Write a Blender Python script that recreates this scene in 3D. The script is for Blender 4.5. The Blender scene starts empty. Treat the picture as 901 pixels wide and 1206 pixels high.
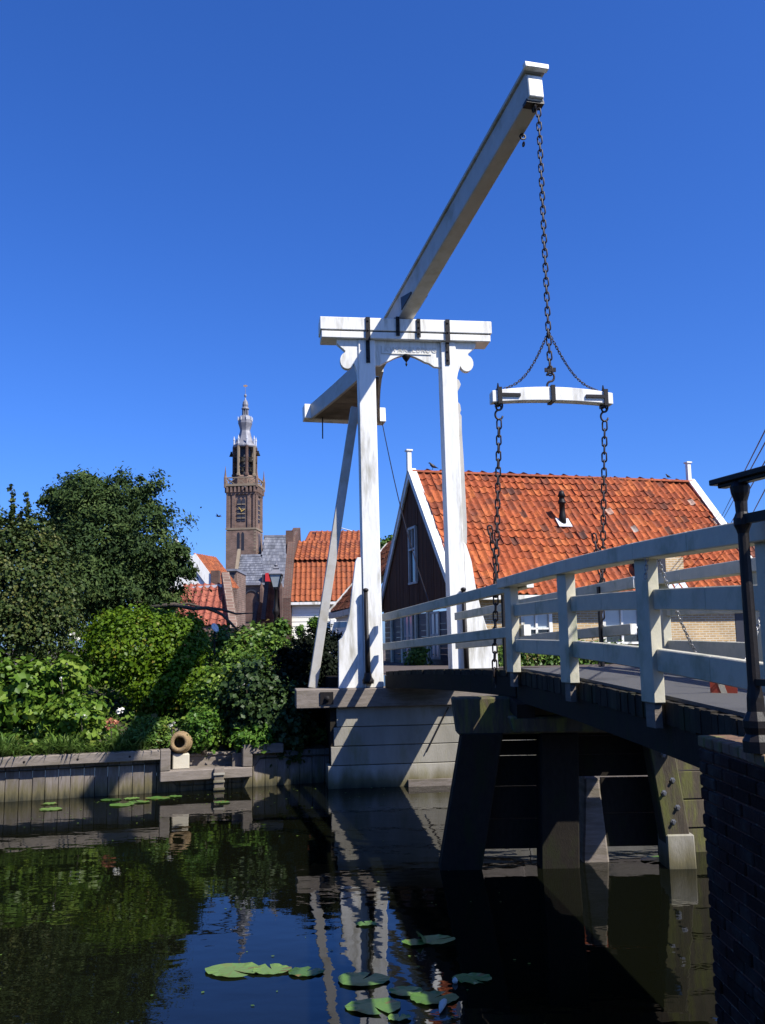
import bpy, bmesh, math, random
import numpy as np
from mathutils import Vector, Matrix
random.seed(7); RNG = np.random.default_rng(11)
S = bpy.context.scene; COL = S.collection
HC = 2.57                                    # camera height above the water
# ------------------------------------------------------------------ camera
FPX, PITCH, ROLL = 1075.0, math.radians(8.2), 0.016
fw = Vector((0, math.cos(PITCH), math.sin(PITCH)))
up0 = Vector((0, -math.sin(PITCH), math.cos(PITCH))); rt0 = Vector((1, 0, 0))
CR = rt0*math.cos(ROLL) - up0*math.sin(ROLL); CU = up0*math.cos(ROLL) + rt0*math.sin(ROLL)
cam_d = bpy.data.cameras.new('camera'); cam = bpy.data.objects.new('camera', cam_d); COL.objects.link(cam)
cam_d.sensor_fit = 'VERTICAL'; cam_d.sensor_height = 24.0; cam_d.lens = 24.0*FPX/1206.0
cam_d.clip_start = 0.05; cam_d.clip_end = 9000
cam.matrix_world = Matrix((( CR.x, CU.x, -fw.x, 0), (CR.y, CU.y, -fw.y, 0), (CR.z, CU.z, -fw.z, HC), (0,0,0,1)))
S.camera = cam
# ------------------------------------------------------------------ light
SUN_AZ, SUN_EL = math.radians(53.5), math.radians(47.8)     # azimuth right of straight behind the camera
world = bpy.data.worlds.new('World'); S.world = world; world.use_nodes = True
wn = world.node_tree; wn.nodes.clear()
sky = wn.nodes.new('ShaderNodeTexSky'); sky.sky_type = 'NISHITA'; sky.sun_disc = False
sky.sun_elevation = SUN_EL; sky.sun_rotation = math.pi - SUN_AZ
sky.altitude = 0; sky.air_density = 1.0; sky.dust_density = 0.9; sky.ozone_density = 5.0
hsv = wn.nodes.new('ShaderNodeVectorMath'); hsv.operation = 'MULTIPLY'; hsv.inputs[1].default_value = (0.84, 1.19, 2.08)   # one even colour grade: deep summer blue
bg = wn.nodes.new('ShaderNodeBackground'); bg.inputs['Strength'].default_value = 0.055
wo = wn.nodes.new('ShaderNodeOutputWorld')
wn.links.new(sky.outputs[0], hsv.inputs[0]); sat = wn.nodes.new('ShaderNodeHueSaturation'); sat.inputs['Saturation'].default_value = 1.05; wn.links.new(hsv.outputs[0], sat.inputs['Color']); wn.links.new(sat.outputs[0], bg.inputs[0]); wn.links.new(bg.outputs[0], wo.inputs[0])
sl = bpy.data.lights.new('sun', 'SUN'); sl.energy = 5.0; sl.angle = math.radians(0.53); sl.color = (1.0, 0.95, 0.86)
so = bpy.data.objects.new('sun', sl); COL.objects.link(so)
LDIR = Vector((-math.sin(SUN_AZ)*math.cos(SUN_EL), math.cos(SUN_AZ)*math.cos(SUN_EL), -math.sin(SUN_EL)))
so.rotation_euler = LDIR.to_track_quat('-Z', 'Y').to_euler(); so.location = (20, -20, 40)
S.view_settings.view_transform = 'Standard'; S.view_settings.look = 'None'; S.view_settings.exposure = 0.74; S.view_settings.gamma = 1.0
# ------------------------------------------------------------------ geometry helpers
def ray(x, y): return fw + CR*((x-450.5)/FPX) - CU*((y-603)/FPX)
def P(x, y, Y):
    d = ray(x, y); v = d*(Y/d.y); return Vector((v.x, v.y, v.z+HC))
def PZ(x, y, z):
    d = ray(x, y); v = d*((z-HC)/d.z); return Vector((v.x, v.y, z))
def V(*a): return Vector(a)
class MB:
    def __init__(s): s.v = []; s.f = []; s.t = []
    def add(s, vs, fs, tint=None):
        o = len(s.v); s.v += [tuple(p) for p in vs]; s.f += [tuple(i+o for i in f) for f in fs]
        s.t += [random.random() if tint is None else tint]*len(fs); return s
    def hexa(s, p, tint=None):               # 4 bottom, 4 top, both counter clockwise
        return s.add(p, [(3,2,1,0),(4,5,6,7),(0,1,5,4),(1,2,6,5),(2,3,7,6),(3,0,4,7)], tint)
    def box(s, c, sx, sy, sz, M=None, tint=None):
        p = [Vector((a*sx/2, b*sy/2, d*sz/2)) for d in (-1,1) for a,b in ((-1,-1),(1,-1),(1,1),(-1,1))]
        if M is not None: p = [M @ q for q in p]
        return s.hexa([q+Vector(c) for q in p], tint)
    def bar(s, a, b, wd, ht, up=(0,0,1), tint=None):  # box from a to b, wd across, ht along up
        a = Vector(a); b = Vector(b); d = (b-a).normalized(); x = d.cross(Vector(up)).normalized(); u = x.cross(d).normalized()
        q = []
        for e in (a, b): q.append([e - x*wd/2 - u*ht/2, e + x*wd/2 - u*ht/2, e + x*wd/2 + u*ht/2, e - x*wd/2 + u*ht/2])
        return s.hexa([q[0][0], q[0][1], q[1][1], q[1][0], q[0][3], q[0][2], q[1][2], q[1][3]], tint)
    def prism(s, poly, ext, tint=None):       # poly: list of 3-D points, ext: extrusion vector
        n = len(poly); a = [Vector(p) for p in poly]; b = [p+Vector(ext) for p in a]
        return s.add(a+b, [tuple(range(n)), tuple(range(2*n-1, n-1, -1))] + [(i, i+n, (i+1)%n+n, (i+1)%n) for i in range(n)], tint)
    def tube(s, pts, r, n=6, tint=None, cap=True):
        pts = [Vector(p) for p in pts]; rr = r if isinstance(r, (list, tuple)) else [r]*len(pts)
        rings = []; pu = None
        for i, p in enumerate(pts):
            d = (pts[min(i+1, len(pts)-1)] - pts[max(i-1, 0)]).normalized()
            if pu is None: pu = d.orthogonal().normalized()
            u = (pu - d*pu.dot(d)).normalized(); w = d.cross(u); pu = u
            rings.append([p + (u*math.cos(2*math.pi*k/n) + w*math.sin(2*math.pi*k/n))*rr[i] for k in range(n)])
        fs = [(i*n+k, i*n+(k+1)%n, (i+1)*n+(k+1)%n, (i+1)*n+k) for i in range(len(pts)-1) for k in range(n)]
        if cap: fs += [tuple(range(n-1, -1, -1)), tuple((len(pts)-1)*n+k for k in range(n))]
        return s.add([q for g in rings for q in g], fs, tint)
    def lathe(s, c, prof, n=12, M=None, tint=None, rot=0.0):   # prof: (r, z)
        c = Vector(c); vs = []
        for r, z in prof:
            for k in range(n):
                q = Vector((r*math.cos(2*math.pi*k/n+rot), r*math.sin(2*math.pi*k/n+rot), z))
                vs.append((M @ q if M is not None else q) + c)
        m = len(prof)
        fs = [(i*n+k, i*n+(k+1)%n, (i+1)*n+(k+1)%n, (i+1)*n+k) for i in range(m-1) for k in range(n)]
        fs += [tuple(range(n-1, -1, -1)), tuple((m-1)*n+k for k in range(n))]
        return s.add(vs, fs, tint)
    def torus(s, c, R, r, ax=(0,0,1), n=12, m=6, sx=1.0, M=None, tint=None):
        c = Vector(c); q = Vector(ax).to_track_quat('Z', 'Y') if M is None else M
        vs = [q @ Vector(((R+r*math.cos(b))*math.cos(a), (R+r*math.cos(b))*math.sin(a)*sx, r*math.sin(b))) + c
              for a in [2*math.pi*i/n for i in range(n)] for b in [2*math.pi*j/m for j in range(m)]]
        fs = [(i*m+j, ((i+1)%n)*m+j, ((i+1)%n)*m+(j+1)%m, i*m+(j+1)%m) for i in range(n) for j in range(m)]
        return s.add(vs, fs, tint)
    def mesh(s, name, mat, origin=(0,0,0), bevel=0.0, smooth=False):
        me = bpy.data.meshes.new(name); o = Vector(origin)
        me.from_pydata([tuple(Vector(p)-o) for p in s.v], [], s.f)
        at = me.attributes.new('tint', 'FLOAT', 'FACE'); at.data.foreach_set('value', s.t)
        bm = bmesh.new(); bm.from_mesh(me)
        bmesh.ops.recalc_face_normals(bm, faces=bm.faces)
        if bevel > 0:
            ed = [e for e in bm.edges if len(e.link_faces) == 2 and e.calc_face_angle(0) > 0.6]
            bmesh.ops.bevel(bm, geom=ed, offset=bevel, segments=1, affect='EDGES', clamp_overlap=True)
        bm.to_mesh(me); bm.free()
        if smooth:
            for p in me.polygons: p.use_smooth = True
        if mat: me.materials.append(mat)
        return me
ORI = {}                                       # world matrix of everything linked
def tag(o, label=None, cat=None, group=None, kind=None):
    for k, v in (('label', label), ('category', cat), ('group', group), ('kind', kind)):
        if v: o[k] = v
    return o
def thing(name, label, cat, loc, group=None):
    o = bpy.data.objects.new(name, None); COL.objects.link(o); o.location = loc; o.empty_display_size = 0.2
    ORI[o.name] = Matrix.Translation(Vector(loc)); return tag(o, label, cat, group)
def link(me, name, parent=None, M=None, kind=None, label=None):   # M = world matrix
    o = bpy.data.objects.new(name, me); COL.objects.link(o); M = M or Matrix.Identity(4)
    if parent is not None:
        o.parent = parent; o.matrix_basis = ORI[parent.name].inverted() @ M
    else: o.matrix_basis = M
    ORI[o.name] = M
    if kind: o['kind'] = kind
    if label: o['label'] = label
    return o
def part(mb, name, mat, parent=None, bevel=0.0, smooth=False, kind=None, label=None):
    og = ORI[parent.name].translation if parent is not None else Vector((0,0,0))
    me = mb.mesh(name, mat, og, bevel, smooth)
    return link(me, name, parent, Matrix.Translation(og), kind, label)
def solo(mb, name, mat, label, cat, group=None, bevel=0.0, smooth=False):
    c = sum((Vector(p) for p in mb.v), Vector())/len(mb.v); z = min(p[2] for p in mb.v); c.z = z
    o = link(mb.mesh(name, mat, c, bevel, smooth), name, None, Matrix.Translation(c)); return tag(o, label, cat, group)
# ------------------------------------------------------------------ materials
MATS = {}
def mat(name, col, rough=0.6, c2=None, ns=6.0, amt=0.5, sc=(1,1,1), bump=0.0, bs=30.0, metal=0.0, tint=0.0, c3=None, s3=1.5, a3=0.5, spec=0.4, detail=6.0, bd=0.01, obj_tint=0.0, wl=0.0):
    """noise-mixed colour (col <-> c2), large patches of c3, per-face tint and fine bump, all in world position"""
    m = bpy.data.materials.new(name); m.use_nodes = True; nt = m.node_tree; N = nt.nodes; L = nt.links
    b = N['Principled BSDF']; b.inputs['Roughness'].default_value = rough; b.inputs['Metallic'].default_value = metal
    b.inputs['Specular IOR Level'].default_value = spec
    g = N.new('ShaderNodeNewGeometry'); mp = N.new('ShaderNodeVectorMath'); mp.operation = 'MULTIPLY'; mp.inputs[1].default_value = sc
    L.new(g.outputs['Position'], mp.inputs[0])
    def rgb(c): return (c[0], c[1], c[2], 1)
    def mix(fac, a, bb):
        x = N.new('ShaderNodeMix'); x.data_type = 'RGBA'
        if isinstance(fac, float): x.inputs[0].default_value = fac
        else: L.new(fac, x.inputs[0])
        for s_, c_ in ((6, a), (7, bb)):
            if isinstance(c_, tuple): x.inputs[s_].default_value = rgb(c_)
            else: L.new(c_, x.inputs[s_])
        return x.outputs[2]
    def noise(scale, lo, hi, det=detail):
        n = N.new('ShaderNodeTexNoise'); n.inputs['Scale'].default_value = scale; n.inputs['Detail'].default_value = det; n.inputs['Roughness'].default_value = 0.62
        L.new(mp.outputs[0], n.inputs['Vector'])
        r = N.new('ShaderNodeMapRange'); r.inputs[1].default_value = lo; r.inputs[2].default_value = hi
        L.new(n.outputs[0], r.inputs[0]); return r.outputs[0], n.outputs[0]
    cur = tuple(col)
    if c2 is not None:
        f, _ = noise(ns, 0.5-0.25/max(amt,.05)*.5, 0.5+0.25/max(amt,.05)*.5); cur = mix(f, cur, tuple(c2))
    if c3 is not None:
        f, _ = noise(s3, 0.62-a3*.25, 0.72-a3*.1); cur = mix(f, cur, tuple(c3))
    if tint or obj_tint:
        if tint:
            a = N.new('ShaderNodeAttribute'); a.attribute_name = 'tint'; src = a.outputs['Fac']; amt_ = tint
        else:
            a = N.new('ShaderNodeObjectInfo'); src = a.outputs['Random']; amt_ = obj_tint
        r = N.new('ShaderNodeMapRange'); r.inputs[3].default_value = 1-amt_; r.inputs[4].default_value = 1+amt_; L.new(src, r.inputs[0])
        h = N.new('ShaderNodeHueSaturation'); L.new(r.outputs[0], h.inputs['Value'])
        if isinstance(cur, tuple): h.inputs['Color'].default_value = rgb(cur)
        else: L.new(cur, h.inputs['Color'])
        cur = h.outputs[0]
    if wl:                                      # algae and damp above the waterline
        sp = N.new('ShaderNodeSeparateXYZ'); L.new(g.outputs['Position'], sp.inputs[0])
        nn = N.new('ShaderNodeTexNoise'); nn.inputs['Scale'].default_value = 3.0; nn.inputs['Detail'].default_value = 7; L.new(mp.outputs[0], nn.inputs['Vector'])
        ad = N.new('ShaderNodeMath'); ad.operation = 'MULTIPLY_ADD'; L.new(nn.outputs[0], ad.inputs[0]); ad.inputs[1].default_value = -wl*1.4; L.new(sp.outputs[2], ad.inputs[2])
        for lo, hi, c_ in ((wl*.35, -.1, (.10,.085,.035)), (-.28*wl, -.75*wl, (.022,.022,.012))):
            mr = N.new('ShaderNodeMapRange'); mr.inputs[1].default_value = lo; mr.inputs[2].default_value = hi; mr.inputs[4].default_value = .9; L.new(ad.outputs[0], mr.inputs[0]); cur = mix(mr.outputs[0], cur, c_)
    if isinstance(cur, tuple): b.inputs['Base Color'].default_value = rgb(cur)
    else: L.new(cur, b.inputs['Base Color'])
    if bump > 0:
        f, raw = noise(bs, 0, 1, 8); bp = N.new('ShaderNodeBump'); bp.inputs['Strength'].default_value = bump; bp.inputs['Distance'].default_value = bd
        L.new(raw, bp.inputs['Height']); L.new(bp.outputs[0], b.inputs['Normal'])
    MATS[name] = m; return m
WHITE = mat('white_paint', (.78,.77,.73), .48, (.66,.65,.60), 7, .5, (3,3,.45), .35, 26, c3=(.36,.34,.27), s3=1.5, a3=.42, bd=.006)
RAILW = mat('rail_paint', (.53,.49,.37), .52, (.41,.39,.30), 6, .5, (2,1,1), .35, 30, c3=(.26,.27,.18), s3=2.2, a3=.4, bd=.006)
BEAMU = mat('beam_paint', (.45,.44,.41), .5, (.36,.34,.30), 4, .5, (1,1,1), .3, 24, c3=(.30,.27,.20), s3=1.6, a3=.4, bd=.006)
IRON = mat('black_iron', (.007,.007,.008), .5, (.016,.012,.010), 30, .5, bump=.35, bs=90, metal=.0, spec=.25, bd=.004)
CHAIN = mat('chain_iron', (.010,.010,.012), .45, (.035,.022,.016), 40, .5, bump=.3, bs=120, spec=.35, bd=.003)
GALV = mat('galvanised_steel', (.32,.32,.32), .4, (.2,.2,.2), 60, .5, metal=.8)
OLDW = mat('weathered_wood', (.20,.17,.145), .8, (.12,.10,.08), 5, .6, (1,1,6), .5, 30, c3=(.10,.085,.06), s3=1.2, a3=.4, obj_tint=.22)
OLDWV = mat('weathered_planks', (.19,.165,.145), .8, (.11,.09,.075), 6, .6, (5,5,.7), .5, 26, c3=(.12,.10,.06), s3=.9, a3=.45, obj_tint=.28, wl=.30)
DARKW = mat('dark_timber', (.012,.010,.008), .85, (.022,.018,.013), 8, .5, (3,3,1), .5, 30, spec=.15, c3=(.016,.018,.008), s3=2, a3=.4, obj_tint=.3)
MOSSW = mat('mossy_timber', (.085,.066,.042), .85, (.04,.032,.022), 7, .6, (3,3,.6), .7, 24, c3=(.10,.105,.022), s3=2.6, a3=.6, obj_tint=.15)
PLANK = mat('deck_planks', (.022,.019,.015), .85, (.045,.038,.028), 8, .5, bump=.5, bs=40, spec=.15, c3=(.03,.034,.016), s3=3, a3=.4, obj_tint=.35)
CONC = mat('pale_concrete', (.31,.29,.245), .85, (.22,.205,.165), 3, .6, (1,1,.35), .5, 40, c3=(.17,.16,.07), s3=1.3, a3=.45, obj_tint=.10, wl=.34)
TAR = mat('tarred_boards', (.004,.004,.004), .85, (.008,.007,.006), 6, .5, (2,2,.5), .3, 30, obj_tint=.3, spec=.1)
ASPH = mat('asphalt', (.055,.055,.057), .75, (.085,.083,.08), 120, .6, bump=.6, bs=160, c3=(.04,.04,.04), s3=2, a3=.3)
BROWNB = mat('brown_boards', (.115,.040,.015), .75, (.062,.023,.010), 6, .5, (4,4,.5), .25, 30, obj_tint=.22, spec=.12)
BLACKB = mat('dark_blue_boards', (.022,.024,.034), .5, (.03,.03,.04), 6, .5, obj_tint=.3)
GLASS = mat('dark_window_glass', (.02,.028,.035), .05, spec=.8)
SKYG = mat('pale_window_glass', (.30,.36,.40), .12, (.42,.46,.48), 2, .5, spec=.8)
LEAD = mat('lead_sheet', (.23,.23,.255), .55, (.14,.14,.16), 3, .5, (1,1,.4), .3, 8, c3=(.33,.33,.35), s3=1.5, a3=.4, metal=.15)
LEADW = mat('lead_flashing', (.55,.56,.58), .45, (.42,.43,.46), 9, .5, bump=.3, bs=20, metal=.1)
SOIL = mat('garden_soil', (.07,.055,.035), .95, (.045,.05,.02), 5, .6, bump=.8, bs=12, bd=.05)
GRND = mat('ground_earth', (.06,.06,.035), .95, (.04,.055,.025), .6, .6, bump=.5, bs=5)
PAVE = mat('street_clinker', (.095,.07,.058), .9, (.06,.048,.04), 9, .6, bump=.6, bs=18)
STRAW = mat('woven_straw', (.36,.25,.13), .9, (.17,.11,.055), 30, .6, (1,1,3), .8, 60, bd=.02)
CREAM = mat('cream_boards', (.78,.76,.66), .5, (.72,.70,.58), 4, .4, obj_tint=.05)
RED = mat('red_paint', (.55,.03,.03), .45, (.40,.02,.02), 5, .4)
SIGNR = mat('shade_dulled_red', (.30,.045,.022), .5, (.22,.035,.02), 9, .5)  # plate red made darker in the colour for the shade it hangs in
BARK = mat('bark', (.09,.07,.05), .95, (.05,.04,.03), 9, .6, (2,2,.5), .9, 18, bd=.03)
BIRDM = mat('black_feathers', (.012,.012,.014), .5)
LETTER = mat('carved_letter', (.56,.54,.48), .6)
TSTONE = mat('tower_stone', (.24,.19,.13), .85, (.18,.14,.10), 1.5, .5)
PALESTONE = mat('pale_stone', (.52,.48,.38), .8, (.42,.38,.30), 4, .5, bump=.3, bs=20)
def brick_mat(name, c1, c2, mortar, w=.21, h=.065, rot=0.0, bump=.4, ms=.012, plane='XZ'):
    m = bpy.data.materials.new(name); m.use_nodes = True; N = m.node_tree.nodes; L = m.node_tree.links; b = N['Principled BSDF']
    b.inputs['Roughness'].default_value = .9; b.inputs['Specular IOR Level'].default_value = .2
    g = N.new('ShaderNodeNewGeometry'); sx = N.new('ShaderNodeSeparateXYZ'); L.new(g.outputs['Position'], sx.inputs[0])
    # distance along the wall: works for any upright wall direction
    cr = N.new('ShaderNodeVectorMath'); cr.operation = 'CROSS_PRODUCT'; cr.inputs[0].default_value = (0,0,1); L.new(g.outputs['True Normal'], cr.inputs[1])
    dt = N.new('ShaderNodeVectorMath'); dt.operation = 'DOT_PRODUCT'; L.new(g.outputs['Position'], dt.inputs[0]); L.new(cr.outputs[0], dt.inputs[1])
    cb = N.new('ShaderNodeCombineXYZ'); L.new(dt.outputs['Value'], cb.inputs[0]); L.new(sx.outputs[2], cb.inputs[1])
    t = N.new('ShaderNodeTexBrick'); t.inputs['Scale'].default_value = 1; t.inputs['Brick Width'].default_value = w; t.inputs['Row Height'].default_value = h
    t.inputs['Mortar Size'].default_value = ms; t.inputs['Color1'].default_value = (*c1,1); t.inputs['Color2'].default_value = (*c2,1); t.inputs['Mortar'].default_value = (*mortar,1)
    t.inputs['Bias'].default_value = -.1; L.new(cb.outputs[0], t.inputs['Vector'])
    n = N.new('ShaderNodeTexNoise'); n.inputs['Scale'].default_value = .9; n.inputs['Detail'].default_value = 8; L.new(g.outputs['Position'], n.inputs['Vector'])
    r = N.new('ShaderNodeMapRange'); r.inputs[1].default_value = .3; r.inputs[2].default_value = .7; r.inputs[3].default_value = .7; r.inputs[4].default_value = 1.25; L.new(n.outputs[0], r.inputs[0])
    h_ = N.new('ShaderNodeHueSaturation'); L.new(t.outputs[0], h_.inputs['Color']); L.new(r.outputs[0], h_.inputs['Value']); L.new(h_.outputs[0], b.inputs['Base Color'])
    bp = N.new('ShaderNodeBump'); bp.inputs['Strength'].default_value = bump; bp.inputs['Distance'].default_value = .01; bp.invert = True
    L.new(t.outputs['Fac'], bp.inputs['Height']); L.new(bp.outputs[0], b.inputs['Normal']); return m
BRK_Y = brick_mat('yellow_brick', (.40,.27,.13), (.30,.20,.10), (.42,.37,.28))
BRK_R = brick_mat('brown_brick', (.185,.115,.09), (.125,.08,.062), (.24,.20,.16), w=.45, h=.14)
BRK_D = brick_mat('dark_brick_wall', (.11,.05,.038), (.075,.035,.03), (.12,.10,.08))
def ramp_tint(name, stops, rough=.8, ns=14.0, bump=.3, bs=40, lichen=None):
    m = bpy.data.materials.new(name); m.use_nodes = True; N = m.node_tree.nodes; L = m.node_tree.links; b = N['Principled BSDF']
    b.inputs['Roughness'].default_value = rough; b.inputs['Specular IOR Level'].default_value = .3
    a = N.new('ShaderNodeAttribute'); a.attribute_name = 'tint'; r = N.new('ShaderNodeValToRGB'); L.new(a.outputs['Fac'], r.inputs[0])
    e = r.color_ramp.elements
    while len(e) < len(stops): e.new(0.5)
    for i, (p, c) in enumerate(stops): e[i].position = p; e[i].color = (*c, 1)
    g = N.new('ShaderNodeNewGeometry'); n = N.new('ShaderNodeTexNoise'); n.inputs['Scale'].default_value = ns; n.inputs['Detail'].default_value = 6; L.new(g.outputs['Position'], n.inputs['Vector'])
    v = N.new('ShaderNodeMapRange'); v.inputs[1].default_value = .3; v.inputs[2].default_value = .7; v.inputs[3].default_value = .72; v.inputs[4].default_value = 1.45; L.new(n.outputs[0], v.inputs[0])
    h = N.new('ShaderNodeHueSaturation'); L.new(r.outputs[0], h.inputs['Color']); L.new(v.outputs[0], h.inputs['Value'])
    out = h.outputs[0]
    if lichen:
        n2 = N.new('ShaderNodeTexNoise'); n2.inputs['Scale'].default_value = 1.3; n2.inputs['Detail'].default_value = 9; n2.inputs['Roughness'].default_value = .7; L.new(g.outputs['Position'], n2.inputs['Vector'])
        v2 = N.new('ShaderNodeMapRange'); v2.inputs[1].default_value = .52; v2.inputs[2].default_value = .68; v2.inputs[4].default_value = .75; L.new(n2.outputs[0], v2.inputs[0])
        x = N.new('ShaderNodeMix'); x.data_type = 'RGBA'; L.new(v2.outputs[0], x.inputs[0]); L.new(out, x.inputs[6]); x.inputs[7].default_value = (*lichen, 1); out = x.outputs[2]
    L.new(out, b.inputs['Base Color'])
    bp = N.new('ShaderNodeBump'); bp.inputs['Strength'].default_value = bump; bp.inputs['Distance'].default_value = .01
    n3 = N.new('ShaderNodeTexNoise'); n3.inputs['Scale'].default_value = bs; L.new(g.outputs['Position'], n3.inputs['Vector']); L.new(n3.outputs[0], bp.inputs['Height']); L.new(bp.outputs[0], b.inputs['Normal'])
    return m
TILE = ramp_tint('orange_pantile', [(0,(.06,.03,.024)),(.06,(.11,.035,.018)),(.3,(.19,.045,.017)),(.55,(.28,.064,.020)),(.9,(.37,.105,.030)),(.97,(.30,.25,.21)),(1,(.22,.21,.20))], lichen=(.12,.045,.028))
TILEB = ramp_tint('brown_pantile', [(0,(.07,.035,.025)),(.5,(.14,.05,.03)),(1,(.20,.07,.038))])
TILEO = ramp_tint('bright_pantile', [(0,(.16,.042,.018)),(.5,(.23,.062,.022)),(1,(.30,.09,.03))], lichen=(.13,.05,.03))
TILER = ramp_tint('red_pantile', [(0,(.17,.045,.03)),(.5,(.23,.065,.04)),(1,(.29,.095,.055))])
SLATE = ramp_tint('grey_slate', [(0,(.085,.09,.11)),(.5,(.115,.122,.145)),(1,(.155,.16,.18))], ns=.8, rough=.65)
def leaf_mat(name, stops, rough=.5, trans=.35, spec=.22):
    m = bpy.data.materials.new(name); m.use_nodes = True; N = m.node_tree.nodes; L = m.node_tree.links; b = N['Principled BSDF']
    b.inputs['Roughness'].default_value = rough; b.inputs['Specular IOR Level'].default_value = spec
    a = N.new('ShaderNodeAttribute'); a.attribute_name = 'tint'; r = N.new('ShaderNodeValToRGB'); L.new(a.outputs['Fac'], r.inputs[0]); e = r.color_ramp.elements
    while len(e) < len(stops): e.new(.5)
    for i, (p, c) in enumerate(stops): e[i].position = p; e[i].color = (*c, 1)
    L.new(r.outputs[0], b.inputs['Base Color'])
    t = N.new('ShaderNodeBsdfTranslucent'); L.new(r.outputs[0], t.inputs[0]); mx = N.new('ShaderNodeMixShader'); mx.inputs[0].default_value = trans
    L.new(b.outputs[0], mx.inputs[1]); L.new(t.outputs[0], mx.inputs[2]); L.new(mx.outputs[0], N['Material Output'].inputs[0]); return m
L_CON = leaf_mat('conifer_needles', [(0,(.014,.030,.009)),(.5,(.036,.066,.016)),(1,(.078,.112,.030))], .7, .15, .15)
L_HOL = leaf_mat('holly_leaves', [(0,(.020,.038,.010)),(.6,(.050,.075,.018)),(1,(.11,.115,.032))], .5, .15, .16)
L_YEL = leaf_mat('golden_leaves', [(0,(.05,.10,.005)),(.5,(.095,.17,.008)),(.9,(.14,.21,.012)),(1,(.18,.15,.02))], .45, .35)
L_BIG = leaf_mat('hydrangea_leaves', [(0,(.055,.115,.012)),(.5,(.11,.195,.022)),(1,(.20,.275,.04))], .42, .35)
L_MID = leaf_mat('shrub_leaves', [(0,(.04,.085,.014)),(.5,(.09,.165,.024)),(.9,(.15,.225,.035)),(1,(.16,.12,.03))], .42, .3)
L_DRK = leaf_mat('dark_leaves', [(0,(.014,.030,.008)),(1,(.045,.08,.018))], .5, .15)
L_GRS = leaf_mat('strap_leaves', [(0,(.05,.10,.018)),(.5,(.09,.16,.03)),(1,(.15,.21,.05))], .42, .35)
L_BRT = leaf_mat('fresh_leaves', [(0,(.05,.12,.015)),(.5,(.08,.17,.02)),(1,(.13,.22,.035))], .42, .35)
L_PAD = leaf_mat('lily_leaf', [(0,(.045,.10,.02)),(.55,(.09,.18,.035)),(.9,(.13,.21,.05)),(1,(.14,.10,.03))], .35, .12, .4)
L_BLK = leaf_mat('shaded_leaves', [(0,(.003,.006,.002)),(1,(.009,.014,.005))], .7, .08, .1)  # near-black leaf colour stands in for the hedge's deep shade
L_WHT = leaf_mat('white_petals', [(0,(.7,.68,.6)),(1,(.85,.83,.75))], .6, .3)
L_PNK = leaf_mat('faded_petals', [(0,(.45,.16,.09)),(1,(.5,.3,.2))], .6, .3)
# ================================================================== SETTING: water, ground
def water_mat():
    m = bpy.data.materials.new('canal_water'); m.use_nodes = True; N = m.node_tree.nodes; L = m.node_tree.links; b = N['Principled BSDF']
    b.inputs['Base Color'].default_value = (.003,.0035,.0018,1); b.inputs['Roughness'].default_value = .015; b.inputs['IOR'].default_value = 1.333
    b.inputs['Specular IOR Level'].default_value = .55
    g = N.new('ShaderNodeNewGeometry')
    def nz(sc, s, d):
        q = N.new('ShaderNodeVectorMath'); q.operation = 'MULTIPLY'; q.inputs[1].default_value = sc; L.new(g.outputs['Position'], q.inputs[0])
        n = N.new('ShaderNodeTexNoise'); n.inputs['Scale'].default_value = s; n.inputs['Detail'].default_value = d; L.new(q.outputs[0], n.inputs['Vector']); return n.outputs[0]
    a = nz((1,1.8,1), 1.1, 2); c = nz((1,1.5,1), 4.5, 2); s = N.new('ShaderNodeMath'); s.operation = 'MULTIPLY_ADD'; L.new(c, s.inputs[0]); s.inputs[1].default_value = .22; L.new(a, s.inputs[2])
    bp = N.new('ShaderNodeBump'); bp.inputs['Strength'].default_value = .24; bp.inputs['Distance'].default_value = .02; L.new(s.outputs[0], bp.inputs['Height']); L.new(bp.outputs[0], b.inputs['Normal'])
    return m
WATER = water_mat()
mb = MB(); mb.add([(-70,-1,0),(70,-1,0),(70,19,0),(-70,19,0)], [(0,1,2,3)])
part(mb, 'canal_water', WATER, kind='structure')
mb = MB(); mb.add([(-4000,-6000,.95),(4000,-6000,.95),(4000,-.8,.95),(-4000,-.8,.95),(4000,-.8,-.8),(-4000,-.8,-.8)], [(0,1,2,3),(3,2,4,5)])
part(mb, 'unseen_near_bank', GRND, kind='structure')  # unseen ground behind the camera, added to lower the sky fill
# far ground: one sheet to the horizon
mb = MB(); mb.add([(-4000,26,1.98),(4000,26,1.98),(4000,6000,1.98),(-4000,6000,1.98)], [(0,1,2,3)])
mb.add([(-.9,17.3,1.98),(60,25,1.98),(60,26,1.98),(-.9,26,1.98)], [(0,1,2,3)])
part(mb, 'ground', PAVE, kind='structure')
# garden bank sloping from the quay up to the street
mb = MB(); nx, ny = 150, 40; gv = []; gf = []
for j in range(ny+1):
    for i in range(nx+1):
        x = -44 + 43.1*i/nx; t = j/ny; yq = 16.63 + .31*(x+4.16)
        y = yq + .14 + (26-yq)*t; z = .50 + 1.48*(t**.8) + (.04*math.sin(i*.6+j*.8) if 0 < j < ny else 0)
        o_ = y-yq
        if -4.02 < x < -2.5 and o_ < 1.75: z = .10
        gv.append((x, y, z))
for j in range(ny):
    for i in range(nx): a = j*(nx+1)+i; gf.append((a, a+1, a+nx+2, a+nx+1))
mb.add(gv, gf); part(mb, 'garden_ground', SOIL, kind='structure', smooth=True)
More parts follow.
